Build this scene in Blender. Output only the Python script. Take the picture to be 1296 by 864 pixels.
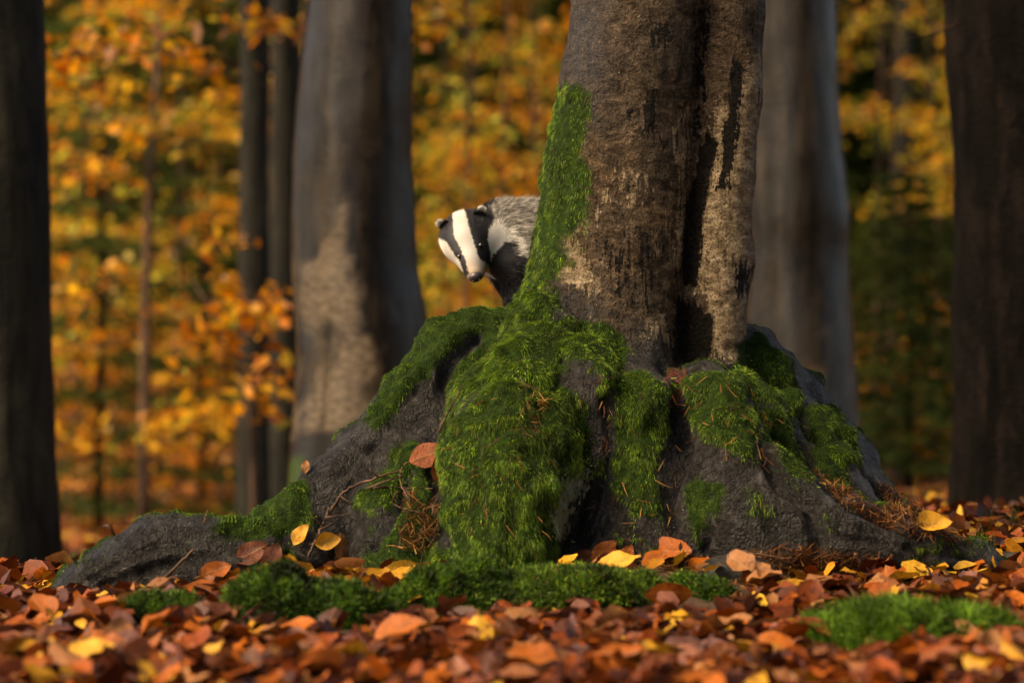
import bpy, math, random
import numpy as np
import openvdb
from mathutils import Vector, Matrix
from mathutils.bvhtree import BVHTree

for o in list(bpy.data.objects): bpy.data.objects.remove(o)
random.seed(7); RNG = np.random.default_rng(11)
SC = bpy.context.scene; COL = SC.collection

# ------------------------------------------------------------------ camera, world, sun, exposure
F, H, THETA = 3600.0, 0.35, math.atan(143/3600.0)      # focal length in photo pixels, eye height, upward tilt
cd = bpy.data.cameras.new('camera'); cam = bpy.data.objects.new('camera', cd); COL.objects.link(cam)
cam.location = (0, 0, H); cam.rotation_euler = (math.pi/2 + THETA, 0, 0)
cd.sensor_width = 36; cd.lens = 36*F/1296; cd.clip_start = .05; cd.clip_end = 2000
cd.dof.use_dof = True; cd.dof.focus_distance = 7.12; cd.dof.aperture_fstop = 2.05
SC.camera = cam
SUN_EL, SUN_AZ = math.radians(43), math.radians(-117)   # soft low sun through thin cloud, over the left shoulder
wd = bpy.data.worlds.new('World'); SC.world = wd; wd.use_nodes = True
wn = wd.node_tree.nodes; sky = wn.new('ShaderNodeTexSky'); sky.sky_type = 'NISHITA'; sky.sun_disc = False
sky.sun_elevation = SUN_EL; sky.sun_rotation = SUN_AZ; sky.air_density = 1.0; sky.dust_density = 4.0; sky.ozone_density = 0.0
wd.node_tree.links.new(sky.outputs[0], wn['Background'].inputs[0]); wn['Background'].inputs[1].default_value = 0.125
sd = bpy.data.lights.new('sun', 'SUN'); sun = bpy.data.objects.new('sun', sd); COL.objects.link(sun)
sd.energy = 1.5; sd.angle = math.radians(30); sd.color = (1, .85, .62)
sdir = Vector((math.sin(SUN_AZ)*math.cos(SUN_EL), math.cos(SUN_AZ)*math.cos(SUN_EL), math.sin(SUN_EL)))
sun.rotation_euler = sdir.to_track_quat('Z', 'Y').to_euler()
VS = SC.view_settings; VS.view_transform = 'Standard'; VS.look = 'None'; VS.gamma = 1; VS.exposure = 1.62
try:
    VS.use_white_balance = True; VS.white_balance_temperature = 7900; VS.white_balance_tint = 10
except Exception: pass
SC.cycles.use_denoising = True; SC.cycles.max_bounces = 6; SC.cycles.transparent_max_bounces = 6
SC.cycles.diffuse_bounces = 4; SC.cycles.glossy_bounces = 2; SC.cycles.transmission_bounces = 3
SC.cycles.sample_clamp_indirect = 6; SC.cycles.caustics_reflective = False; SC.cycles.caustics_refractive = False

# ------------------------------------------------------------------ helpers
CT, ST = math.cos(THETA), math.sin(THETA)
def ray(px, py):
    a, b = (px-648)/F, (432-py)/F
    return Vector((a, CT - b*ST, ST + b*CT)).normalized()
def P(px, py, d):                                       # the point at distance y = d that photo pixel px, py looks at
    r = ray(px, py); k = d/r.y
    return np.array((r.x*k, d, H + r.z*k))
def project(p):
    x, y, z = p[:, 0], p[:, 1], p[:, 2]-H
    f = np.maximum(y*CT + z*ST, .05); u = -y*ST + z*CT
    return 648 + F*x/f, 432 - F*u/f
def _h(ix, iy, iz, s):
    n = (ix*np.uint32(374761393) + iy*np.uint32(668265263) + iz*np.uint32(2147483647) + np.uint32(s*974711+17))
    n = (n ^ (n >> np.uint32(13)))*np.uint32(1274126177); n = (n ^ (n >> np.uint32(16)))*np.uint32(2246822519)
    return ((n ^ (n >> np.uint32(15))) & np.uint32(0xffff)).astype(np.float32)/32767.5 - 1
def noise(p, s=0):
    p = np.asarray(p, np.float32); f0 = np.floor(p); t = p-f0; t = t*t*(3-2*t)
    i = f0.astype(np.int64).astype(np.uint32); r = 0
    for a in (0, 1):
        wx = t[:, 0] if a else 1-t[:, 0]
        for b in (0, 1):
            wy = t[:, 1] if b else 1-t[:, 1]
            for c in (0, 1):
                wz = t[:, 2] if c else 1-t[:, 2]
                r = r + wx*wy*wz*_h(i[:, 0]+np.uint32(a), i[:, 1]+np.uint32(b), i[:, 2]+np.uint32(c), s)
    return r
def fbm(p, o=4, s=0):
    p = np.asarray(p, np.float32); r = 0; a = 1.
    for k in range(o): r = r + a*noise(p*(2.03**k)+k*7.1, s+k); a *= .5
    return r
def sm(x, a, b):
    t = np.clip((x-a)/(b-a), 0, 1); return t*t*(3-2*t)
def unit(v): return v/np.maximum(np.linalg.norm(v, axis=-1, keepdims=True), 1e-9)
def inpoly(px, py, poly, soft=6.):                      # 1 inside a pixel-space outline, fading to 0 outside over soft pixels
    d = np.full(px.shape, 1e9); ins = np.zeros(px.shape, bool); n = len(poly)
    for k in range(n):
        x0, y0 = poly[k]; x1, y1 = poly[(k+1) % n]
        ex, ey = x1-x0, y1-y0; t = np.clip(((px-x0)*ex+(py-y0)*ey)/(ex*ex+ey*ey+1e-9), 0, 1)
        d = np.minimum(d, np.hypot(px-x0-t*ex, py-y0-t*ey))
        c = (y0 > py) != (y1 > py)
        ins ^= c & (px < ex*(py-y0)/((ey if ey else 1e-9)) + x0)
    return np.clip(.5 + np.where(ins, d, -d)/(2*soft), 0, 1)

def mesh(name, v, faces, mat=None, col=None, smooth=True, attrs=None):
    me = bpy.data.meshes.new(name); v = np.ascontiguousarray(v, np.float32)
    if not isinstance(faces, (list, tuple)): faces = [faces]
    faces = [np.ascontiguousarray(f, np.int32) for f in faces if len(f)]
    me.vertices.add(len(v)); me.vertices.foreach_set('co', v.ravel())
    li = np.concatenate([f.ravel() for f in faces]); sz = np.concatenate([np.full(len(f), f.shape[1], np.int32) for f in faces])
    me.loops.add(len(li)); me.loops.foreach_set('vertex_index', li)
    me.polygons.add(len(sz)); me.polygons.foreach_set('loop_start', np.concatenate([[0], np.cumsum(sz)[:-1]]).astype(np.int32))
    me.polygons.foreach_set('loop_total', sz)
    me.update(calc_edges=True); me.polygons.foreach_set('use_smooth', np.full(len(sz), smooth))
    if col is not None:
        c = np.ones((len(v), 4), np.float32); c[:, :3] = col
        me.color_attributes.new('Col', 'FLOAT_COLOR', 'POINT').data.foreach_set('color', c.ravel())
    for k, a in (attrs or {}).items():
        me.attributes.new(k, 'FLOAT', 'POINT').data.foreach_set('value', np.ascontiguousarray(a, np.float32))
    if mat: me.materials.append(mat)
    return me
def obj(name, me, parent=None, loc=None, kind=None):
    o = bpy.data.objects.new(name, me); COL.objects.link(o)
    if parent: o.parent = parent
    if loc is not None: o.location = loc
    if kind: o['kind'] = kind
    return o
def tag(o, label, cat, group=None, kind=None):
    o['label'] = label; o['category'] = cat
    if group: o['group'] = group
    if kind: o['kind'] = kind
    return o
def empty(name, loc, label, cat, group=None):
    o = bpy.data.objects.new(name, None); COL.objects.link(o); o.location = loc
    o.empty_display_size = .2
    return tag(o, label, cat, group)
def vnormals(v, q):
    a = v[q[:, 2]]-v[q[:, 0]]; b = v[q[:, -1]]-v[q[:, 1]]
    n = np.cross(a, b); out = np.zeros_like(v)
    for k in range(q.shape[1]):
        for ax in range(3): out[:, ax] += np.bincount(q[:, k], n[:, ax], len(v))
    return unit(out)
def tube(pts, rad, seg=8, cap=True, rough=0., seed=0):
    pts = np.asarray(pts, float); n = len(pts); rad = np.broadcast_to(rad, (n,))
    t = unit(np.gradient(pts, axis=0)); up = np.array((.13, .31, .94)); up = np.where(np.abs(t@up)[:, None] > .95, np.array((1., 0, 0)), up)
    a = unit(np.cross(t, up)); b = np.cross(t, a); ang = np.linspace(0, 2*np.pi, seg, endpoint=False)
    d = np.cos(ang)[None, :, None]*a[:, None] + np.sin(ang)[None, :, None]*b[:, None]
    rr = rad[:, None]*np.ones(seg)
    if rough: rr = rr*(1+rough*noise((pts[:, None]+d*rad[:, None, None]).reshape(-1, 3)*3/np.maximum(rad.mean(), .004)*.3, seed).reshape(n, seg))
    v = (pts[:, None] + d*rr[..., None]).reshape(-1, 3)
    i = np.arange(n-1)[:, None]*seg; j = np.arange(seg)[None]; k = (j+1) % seg
    q = np.stack([i+j, i+k, i+seg+k, i+seg+j], -1).reshape(-1, 4)
    f = [q]
    if cap:
        v = np.vstack([v, pts[0], pts[-1]]); m = n*seg; jj = np.arange(seg); kk = (jj+1) % seg
        f.append(np.stack([kk, jj, np.full(seg, m)], -1)); f.append(np.stack([(n-1)*seg+jj, (n-1)*seg+kk, np.full(seg, m+1)], -1))
    return v, f
def join(parts):                                        # several (verts, [faces]) into one
    vs, q, t, o = [], [], [], 0
    for v, fs in parts:
        for f in fs: (q if f.shape[1] == 4 else t).append(f+o)
        vs.append(v); o += len(v)
    return np.vstack(vs), ([np.vstack(q)] if q else [])+([np.vstack(t)] if t else [])
def smooth_path(pts, n):
    pts = np.asarray(pts, float); s = np.linspace(0, len(pts)-1, n); i = np.clip(s.astype(int), 0, len(pts)-2); t = (s-i)[:, None]
    p = np.vstack([2*pts[0]-pts[1], pts, 2*pts[-1]-pts[-2]]); a, b, c, d = p[i], p[i+1], p[i+2], p[i+3]
    return .5*(2*b+(c-a)*t+(2*a-5*b+4*c-d)*t*t+(3*b-a-3*c+d)*t**3)
def blades(root, d, ln, w, col, sag=None, seed=1, simple=False):      # tapering two-step strands: 5 points, 3 triangles each
    r = np.random.default_rng(seed); n = len(root); d = unit(d)
    s = unit(np.cross(d, unit(r.normal(size=(n, 3)))))*(w*.5)[:, None]
    L = ln[:, None]; bend = sag if sag is not None else r.normal(size=(n, 3))*.12
    m = root + d*L*.55 + bend*L*.25; e = root + d*L + bend*L
    if simple: return np.stack([root-s, root+s, e], 1).reshape(-1, 3), np.arange(3*n).reshape(n, 3), np.repeat(col, 3, 0)
    v = np.stack([root-s, root+s, m+s*.8, m-s*.8, e], 1).reshape(-1, 3)
    b = np.arange(n)[:, None]*5
    f = np.concatenate([b+np.array([0, 1, 2]), b+np.array([0, 2, 3]), b+np.array([3, 2, 4])])
    c = np.repeat(col, 5, 0).reshape(n, 5, 3).copy(); 
    return v, f, c.reshape(-1, 3)
def scatter(v, tri, wt, n, seed):                        # n random points on triangles, weighted by area times wt
    r = np.random.default_rng(seed); a = v[tri[:, 0]]; b = v[tri[:, 1]]; c = v[tri[:, 2]]
    ar = np.linalg.norm(np.cross(b-a, c-a), axis=1)*wt; cs = np.cumsum(ar); k = np.searchsorted(cs, r.random(n)*cs[-1]); k = np.clip(k, 0, len(tri)-1)
    u = r.random((n, 2)); fl = u.sum(1) > 1; u[fl] = 1-u[fl]
    return k, a[k]+(b-a)[k]*u[:, :1]+(c-a)[k]*u[:, 1:], np.stack([1-u.sum(1), u[:, 0], u[:, 1]], 1)

# ------------------------------------------------------------------ materials
def newmat(name):
    m = bpy.data.materials.new(name); m.use_nodes = True; nt = m.node_tree; nt.nodes.clear()
    out = nt.nodes.new('ShaderNodeOutputMaterial'); return m, nt, out
class NT:
    def __init__(s, nt): s.nt = nt
    def n(s, t, **kw):
        x = s.nt.nodes.new(t)
        for k, v in kw.items():
            if k.startswith('i_'):
                key = k[2:]; x.inputs[int(key) if key.isdigit() else key.replace('_', ' ')].default_value = v
            else: setattr(x, k, v)
        return x
    def l(s, a, b): s.nt.links.new(a, b)
    def noise(s, co, scale, detail=4, rough=.55, dist=0):
        x = s.n('ShaderNodeTexNoise'); x.inputs['Scale'].default_value = scale; x.inputs['Detail'].default_value = detail
        x.inputs['Roughness'].default_value = rough; x.inputs['Distortion'].default_value = dist; s.l(co, x.inputs['Vector']); return x.outputs[0]
    def ramp(s, fac, stops):
        x = s.n('ShaderNodeValToRGB'); e = x.color_ramp.elements
        while len(e) < len(stops): e.new(.5)
        for k, (p, c) in enumerate(stops):
            e[k].position = p; e[k].color = (*c, 1) if len(c) == 3 else c
        s.l(fac, x.inputs[0]); return x.outputs[0]
    def mix(s, f, a, b, mode='MIX'):
        x = s.n('ShaderNodeMix', data_type='RGBA', blend_type=mode)
        for k, val in ((0, f), (6, a), (7, b)):
            if hasattr(val, 'links'): s.l(val, x.inputs[k])
            else: x.inputs[k].default_value = val if k == 0 else (*val, 1)
        return x.outputs[2]
    def math(s, op, a, b=0., c=None):
        x = s.n('ShaderNodeMath', operation=op)
        for k, val in enumerate((a, b) if c is None else (a, b, c)):
            if hasattr(val, 'links'): s.l(val, x.inputs[k])
            else: x.inputs[k].default_value = val
        return x.outputs[0]
    def attr(s, name, out='Fac'): return s.n('ShaderNodeAttribute', attribute_name=name).outputs[out]
    def coord(s, scale=(1, 1, 1), which='Object'):
        t = s.n('ShaderNodeTexCoord'); m = s.n('ShaderNodeMapping'); m.inputs['Scale'].default_value = scale
        s.l(t.outputs[which], m.inputs[0]); return m.outputs[0]
    def bsdf(s, col, rough=.8, spec=.3, bump=None, bstr=.5, bdist=.01):
        b = s.n('ShaderNodeBsdfPrincipled')
        if hasattr(col, 'links'): s.l(col, b.inputs['Base Color'])
        else: b.inputs['Base Color'].default_value = (*col, 1)
        if hasattr(rough, 'links'): s.l(rough, b.inputs['Roughness'])
        else: b.inputs['Roughness'].default_value = rough
        b.inputs['Specular IOR Level'].default_value = spec
        if bump is not None:
            u = s.n('ShaderNodeBump'); u.inputs['Strength'].default_value = bstr; u.inputs['Distance'].default_value = bdist
            s.l(bump, u.inputs['Height']); s.l(u.outputs[0], b.inputs['Normal'])
        return b.outputs[0]
def leafy(name, colour=None, trans=.45, rough=.5, spec=.35, vary=True, tint=(1, 1, 1)):
    """thin leaf, blade or moss strand: colour from the Col attribute unless given, part of the light passes through"""
    m, nt, out = newmat(name); g = NT(nt)
    c = g.attr('Col', 'Color') if colour is None else g.mix(0, colour, colour)
    if vary:
        co = g.coord(); f = g.noise(co, 60, 3); c = g.mix(.75, c, g.ramp(f, [(.3, (.45, .4, .38)), (.55, (1, 1, 1)), (.75, (1.25, 1.2, 1.1))]), 'MULTIPLY')
    b = g.bsdf(c, rough, spec); t = g.n('ShaderNodeBsdfTranslucent'); g.l(c, t.inputs[0])
    x = g.n('ShaderNodeMixShader'); x.inputs[0].default_value = trans; g.l(b, x.inputs[1]); g.l(t.outputs[0], x.inputs[2]); g.l(x.outputs[0], out.inputs[0])
    return m
M_STRAND = leafy('moss_strands', trans=.3, rough=.6, spec=.2, vary=False)
M_FOLIAGE = leafy('foliage', trans=.55, rough=.4, spec=.4, vary=False)
M_CONIFER = leafy('conifer_needles', trans=.3, rough=.7, spec=.1, vary=False)
M_LITTER = leafy('dry_leaves', trans=.12, rough=.55, spec=.22)
M_NEEDLE = leafy('needles', trans=.2, rough=.6, spec=.2, vary=False)
m, nt, out = newmat('fur'); g = NT(nt); g.l(g.bsdf(g.attr('Col', 'Color'), .55, .3), out.inputs[0]); M_FUR = m

def hero_bark():
    m, nt, out = newmat('old_beech_bark'); g = NT(nt)
    co = g.coord(); cv = g.coord((1, 1, .22)); ch = g.coord((1, 1, 1.7))
    n1 = g.noise(co, 7, 6, .62); n2 = g.noise(cv, 22, 6, .62, .6); n3 = g.noise(ch, 30, 8, .68, .4); n4 = g.noise(co, 90, 4, .6)
    stem = g.attr('stem')
    vo = g.n('ShaderNodeTexVoronoi', feature='DISTANCE_TO_EDGE'); vo.inputs['Scale'].default_value = 26
    wob = g.n('ShaderNodeVectorMath', operation='ADD'); nzc = g.n('ShaderNodeTexNoise'); nzc.inputs['Scale'].default_value = 14; nzc.inputs['Detail'].default_value = 6; g.l(co, nzc.inputs['Vector'])
    scl = g.n('ShaderNodeVectorMath', operation='SCALE'); scl.inputs['Scale'].default_value = .16; g.l(nzc.outputs[1], scl.inputs[0]); g.l(g.coord((1, 1, .55)), wob.inputs[0]); g.l(scl.outputs[0], wob.inputs[1]); g.l(wob.outputs[0], vo.inputs['Vector'])
    crack = g.n('ShaderNodeMapRange', interpolation_type='SMOOTHSTEP'); crack.inputs[1].default_value = .0; crack.inputs[2].default_value = .09; g.l(vo.outputs['Distance'], crack.inputs[0]); crack = crack.outputs[0]
    n5 = g.noise(co, 220, 5, .7); ns = g.math('ADD', g.math('MULTIPLY', g.noise(g.coord((1, 1, .12)), 70, 8, .65, .6), .6), g.math('MULTIPLY', g.noise(g.coord((1, 1, .3)), 24, 6, .6, .8), .4))
    base = g.ramp(n3, [(.28, (.009, .0065, .0045)), (.43, (.036, .026, .017)), (.57, (.08, .058, .04)), (.74, (.165, .125, .088))])
    warm = g.ramp(n1, [(.3, (.55, .57, .62)), (.5, (1, .97, .92)), (.7, (1.25, 1.1, .85))])
    base = g.mix(1, base, warm, 'MULTIPLY')
    # root bark: dark wet grey
    rt = g.ramp(g.noise(g.coord((1, 1, .6)), 26, 6, .65, .8), [(.3, (.004, .0036, .0034)), (.48, (.012, .0108, .0102)), (.6, (.029, .026, .0245)), (.75, (.08, .073, .07))])
    base = g.mix(stem, rt, base)
    base = g.mix(g.math('MULTIPLY', g.math('SUBTRACT', 1., crack), g.math('SUBTRACT', .3, g.math('MULTIPLY', stem, .25))), base, (.008, .006, .005))
    base = g.mix(g.attr('blue'), base, g.ramp(n2, [(.35, (.010, .0105, .012)), (.62, (.05, .053, .062))]))
    # pale bare patches, dark stains plus painted crease shade: outline from the attribute, ragged edge from noise
    def edge(a, nz, lo, hi, k=.55):
        s = g.math('ADD', g.math('ADD', g.attr(a), g.math('MULTIPLY', g.math('SUBTRACT', n4, .5), k)), g.math('MULTIPLY', g.math('SUBTRACT', nz, .5), k*2.6)); 
        x = g.n('ShaderNodeMapRange', interpolation_type='SMOOTHSTEP'); x.inputs[1].default_value = lo; x.inputs[2].default_value = hi; g.l(s, x.inputs[0]); return x.outputs[0]
    pale = g.ramp(n3, [(.3, (.05, .033, .019)), (.48, (.2, .148, .09)), (.66, (.37, .29, .195))])
    base = g.mix(g.math('MULTIPLY', edge('pale', ns, .48, .6, 1.1), .9), base, pale)
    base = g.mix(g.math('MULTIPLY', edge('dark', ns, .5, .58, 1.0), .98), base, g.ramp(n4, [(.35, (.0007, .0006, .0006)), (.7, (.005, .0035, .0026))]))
    base = g.mix(edge('rust', n1, .5, .6), base, g.ramp(n4, [(.35, (.03, .01, .007)), (.7, (.13, .035, .018))]))
    base = g.mix(.85, base, g.ramp(n5, [(.36, (.35, .33, .31)), (.5, (.95, .95, .95)), (.64, (1.7, 1.65, 1.55))]), 'MULTIPLY')
    base = g.mix(edge('crust', g.noise(co, 60, 4, .6), .55, .6, .9), base, g.ramp(n5, [(.35, (.14, .165, .11)), (.6, (.33, .37, .28))]))
    ms = g.ramp(g.noise(co, 45, 4), [(.3, (.006, .013, .002)), (.55, (.016, .034, .004)), (.75, (.035, .06, .007))])
    mossy = edge('moss', n1, .42, .75, .45); base = g.mix(mossy, base, ms)
    h = g.math('ADD', g.math('MULTIPLY', n2, .7), g.math('ADD', g.math('MULTIPLY', n3, .6), g.math('ADD', g.math('MULTIPLY', crack, g.math('SUBTRACT', .14, g.math('MULTIPLY', stem, .1))), g.math('ADD', g.math('MULTIPLY', n5, .22), g.math('MULTIPLY', n4, .4)))))
    rough = g.math('ADD', .52, g.math('MULTIPLY', mossy, .35))
    wet = g.math('MULTIPLY', g.math('SUBTRACT', 1., stem), g.math('SUBTRACT', 1., mossy)); bs_ = g.bsdf(base, g.math('SUBTRACT', rough, g.math('MULTIPLY', wet, .14)), .08, h, 1., .03)
    g.l(g.math('ADD', .08, g.math('MULTIPLY', wet, .2)), bs_.node.inputs['Specular IOR Level']); g.l(bs_, out.inputs[0]); return m
def trunk_bark(name, stops, scale=(1, 1, .3), rough=.55, spec=.14, bs=.5):
    m, nt, out = newmat(name); g = NT(nt); co = g.coord(scale); n = g.noise(co, 9, 6, .6, .5); n2 = g.noise(g.coord((1, 1, 2.5)), 30, 4)
    c = g.ramp(n, stops); c = g.mix(.5, c, g.ramp(n2, [(.35, (.6, .6, .6)), (.65, (1.3, 1.3, 1.3))]), 'MULTIPLY')
    ns = g.noise(g.coord((1, 1, .12)), 16, 6, .6, .8); c = g.mix(1, c, g.ramp(ns, [(.36, (.3, .28, .26)), (.5, (1, 1, 1)), (.66, (1.5, 1.45, 1.35))]), 'MULTIPLY'); c = g.mix(g.attr('pale'), c, g.ramp(n2, [(.3, (.045, .032, .019)), (.5, (.11, .08, .05)), (.7, (.17, .128, .082))])); bl = g.noise(g.coord((1, 1, .5)), 7, 5, .6, 1.2); c = g.mix(g.ramp(bl, [(.52, (0, 0, 0)), (.6, (.75, .75, .75))]), c, g.mix(1, c, (.35, .33, .3), 'MULTIPLY')); c = g.mix(g.attr('dark'), c, (.008, .006, .0045)); c = g.mix(g.attr('moss'), c, (.03, .06, .008))
    g.l(g.bsdf(c, rough, spec, g.math('ADD', n, g.math('MULTIPLY', n2, .5)), bs, .02), out.inputs[0]); return m
M_BARK = hero_bark()
M_BEECH = trunk_bark('smooth_beech_bark', [(.3, (.009, .0065, .004)), (.5, (.018, .0132, .0088)), (.7, (.033, .024, .0155))], rough=.36, spec=.22, bs=.25)
M_GREENB = trunk_bark('algae_grey_bark', [(.3, (.006, .0058, .0036)), (.55, (.015, .0138, .0088)), (.75, (.03, .0275, .018))], rough=.7)
M_SPRUCE = trunk_bark('scaly_dark_bark', [(.3, (.0012, .001, .0009)), (.52, (.0038, .0028, .0024)), (.75, (.0105, .0075, .006))], scale=(1, 1, .4), rough=.9, spec=.06, bs=.9)
M_TWIG = trunk_bark('twig_bark', [(.3, (.03, .018, .012)), (.55, (.09, .05, .032)), (.75, (.17, .105, .07))], rough=.6, bs=.3)
M_STONE = trunk_bark('wet_stone', [(.3, (.009, .008, .0075)), (.55, (.025, .023, .021)), (.75, (.055, .05, .045))], scale=(1, 1, 1), rough=.6, bs=.8)
m, nt, out = newmat('forest_soil'); g = NT(nt); co = g.coord(which='Object'); n = g.noise(co, 9, 8, .7); nb = g.noise(co, .35, 3)
c = g.ramp(n, [(.3, (.012, .006, .003)), (.45, (.06, .022, .007)), (.58, (.16, .065, .015)), (.72, (.28, .13, .035))])
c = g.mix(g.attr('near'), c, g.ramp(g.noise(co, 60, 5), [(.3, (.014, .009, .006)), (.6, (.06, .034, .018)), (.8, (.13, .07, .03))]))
g.l(g.bsdf(c, .75, .25, n, .6, .03), out.inputs[0]); M_SOIL = m
def plain(name, c, rough, spec):
    m, nt, out = newmat(name); g = NT(nt); co = g.coord(); f = g.noise(co, 120, 3)
    g.l(g.bsdf(g.mix(.5, c, g.ramp(f, [(.3, (.6, .6, .6)), (.7, (1.3, 1.3, 1.3))]), 'MULTIPLY'), rough, spec, f, .2, .001), out.inputs[0]); return m
M_NOSE = plain('nose_skin', (.028, .02, .022), .32, .5); M_EYE = plain('eye', (.006, .004, .004), .05, .6); M_LICHEN = plain('lichen_crust', (.2, .235, .16), .9, .1)
M_WHISK = plain('whisker_hair', (.7, .68, .62), .4, .4)

# ------------------------------------------------------------------ ground
def ground_z(x, y):
    x = np.asarray(x, float); y = np.asarray(y, float)
    z = .115*np.exp(-((x-.22)/.85)**2-((y-7.25)/.72)**2) + .125*sm(x, .45, 1.5)*sm(y, 6.7, 8.1) - .13*sm(-x, .35, 1.2)*sm(y, 7.6, 9.4)
    fall = np.clip(6.55-y, 0, 3.5); z = z - .058*fall*sm(fall, 0, .5) - .1*sm(-y, -3.2, -1.5) - .04*np.exp(-((x+1.0)/.4)**2-((y-6.7)/.35)**2)
    p = np.stack([x, y, 0*x], -1).reshape(-1, 3)
    z = z + (.018*noise(p*2.3, 3)+.012*noise(p*5.1, 4)).reshape(x.shape)
    far = np.maximum(y-27, 0); z = z + .27*np.minimum(far, 120)*sm(far, 0, 12) + (.25*noise(p*.12, 9)).reshape(x.shape)*sm(np.hypot(x, y), 12, 30)
    return z
gx = np.unique(np.concatenate([np.linspace(-2.6, 2.8, 109), np.linspace(-14, 14, 57), np.linspace(-300, 300, 61)]))
gy = np.unique(np.concatenate([np.linspace(2.2, 10, 157), np.linspace(10, 40, 61), np.linspace(-200, 500, 71)]))
X, Y = np.meshgrid(gx, gy); gv = np.stack([X, Y, ground_z(X, Y)], -1).reshape(-1, 3)
nx = len(gx); ii = (np.arange(len(gy)-1)[:, None]*nx + np.arange(nx-1)[None]).ravel(); gq = np.stack([ii, ii+1, ii+nx+1, ii+nx], 1)
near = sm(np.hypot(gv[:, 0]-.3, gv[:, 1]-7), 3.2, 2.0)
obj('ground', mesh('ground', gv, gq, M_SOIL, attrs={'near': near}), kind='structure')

# ------------------------------------------------------------------ signed-distance modelling
class SDF:
    def __init__(s): s.pr = []
    def chain(s, pts, k=.05, grp=0):                    # pts: (x, y, z, r)
        for a, b in zip(pts[:-1], pts[1:]): s.pr.append(('c', np.array(a, float), np.array(b, float), k, grp))
    def ell(s, c, r, k=.05, grp=0): s.pr.append(('e', np.array(c, float), np.array(r, float), k, grp))
    @staticmethod
    def dist(pr, X, Y, Z):
        if pr[0] == 'c':
            a, b = pr[1], pr[2]; e = b[:3]-a[:3]; L = float(e@e)+1e-12
            t = np.clip(((X-a[0])*e[0]+(Y-a[1])*e[1]+(Z-a[2])*e[2])/L, 0, 1)
            return np.sqrt((X-a[0]-t*e[0])**2+(Y-a[1]-t*e[1])**2+(Z-a[2]-t*e[2])**2) - (a[3]+t*(b[3]-a[3]))
        c, r = pr[1], pr[2]; u = np.sqrt(((X-c[0])/r[0])**2+((Y-c[1])/r[1])**2+((Z-c[2])/r[2])**2)
        return (u-1)*r.min()*.6+(u-1)*r.mean()*.4
    @staticmethod
    def smin(a, b, k):
        h = np.maximum(k-np.abs(a-b), 0)/k; return np.minimum(a, b)-h*h*k*.25
    def at(s, p):
        d = np.full(len(p), .3)
        for pr in s.pr: d = s.smin(d, s.dist(pr, p[:, 0], p[:, 1], p[:, 2]), pr[3])
        return d
    def group(s, p):
        ng = max(q[4] for q in s.pr)+1; D = np.full((ng, len(p)), 9.)
        for pr in s.pr: D[pr[4]] = np.minimum(D[pr[4]], s.dist(pr, p[:, 0], p[:, 1], p[:, 2]))
        return D.argmin(0)
    def build(s, lo, hi, h, pad=.1):
        lo, hi = np.array(lo, float), np.array(hi, float); n = np.ceil((hi-lo)/h).astype(int)
        D = np.full(n, .1, np.float32); ax = [(lo[k]+h*np.arange(n[k])).astype(np.float32) for k in range(3)]
        for pr in s.pr:
            if pr[0] == 'c': r = max(pr[1][3], pr[2][3]); b0 = np.minimum(pr[1][:3], pr[2][:3])-r-pad; b1 = np.maximum(pr[1][:3], pr[2][:3])+r+pad
            else: b0 = pr[1]-pr[2]-pad; b1 = pr[1]+pr[2]+pad
            i0 = np.clip(((b0-lo)/h).astype(int), 0, n); i1 = np.clip(((b1-lo)/h).astype(int)+1, 0, n)
            if (i1 <= i0).any(): continue
            sl = tuple(slice(a, b) for a, b in zip(i0, i1)); 
            X = ax[0][sl[0]][:, None, None]; Y = ax[1][sl[1]][None, :, None]; Z = ax[2][sl[2]][None, None]
            D[sl] = s.smin(D[sl], s.dist(pr, X, Y, Z).astype(np.float32), pr[3])
        g = openvdb.FloatGrid(.03); g.copyFromArray(np.clip(D, -.03, .03), tolerance=1e-5)
        p, q = g.convertToQuads(0.0); v = lo+p.astype(float)*h; q = q.astype(np.int64)
        nrm = vnormals(v, q); e = h*.5
        if (s.at(v[::97]+nrm[::97]*e) - s.at(v[::97]-nrm[::97]*e)).mean() < 0: q = q[:, ::-1]; nrm = -nrm
        return v, q, nrm

# ------------------------------------------------------------------ the old beech on its root mound
def C(*pts): return [(*P(px, py, d), r) for px, py, d, r in pts]
T = SDF()
GR = ['trunk', 'stem', 'root_mound', 'root', 'root', 'root', 'root', 'root', 'root', 'root']
T.chain(C((745, 580, 7.34, .31), (752, 520, 7.35, .25), (757, 465, 7.36, .208), (765, 400, 7.37, .185), (780, 300, 7.38, .178), (792, 200, 7.38, .175), (806, 90, 7.38, .17), (818, -20, 7.38, .17), (835, -200, 7.4, .172)), .1, 0)
T.chain(C((740, 420, 7.5, .17), (790, 250, 7.5, .16), (830, 60, 7.5, .16), (850, -200, 7.5, .17)), .08, 0)
T.chain(C((905, 540, 7.34, .13), (896, 470, 7.32, .088), (900, 420, 7.32, .082), (906, 330, 7.33, .084), (912, 230, 7.34, .088), (917, 120, 7.35, .094), (919, 20, 7.36, .098), (917, -200, 7.4, .105)), .018, 1)
T.chain(C((893, 470, 7.47, .09), (905, 330, 7.48, .09), (910, 120, 7.48, .1), (905, -200, 7.48, .11)), .05, 1)
T.ell(P(770, 610, 7.54), (.45, .44, .385), .05, 2)
T.ell(P(690, 510, 7.74), (.34, .26, .22), .1, 2); T.ell(P(840, 510, 7.84), (.4, .26, .22), .1, 2)
T.ell(P(606, 505, 7.5), (.185, .24, .205), .05, 2)
T.ell(P(760, 700, 7.2), (.36, .28, .09), .06, 2)
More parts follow.
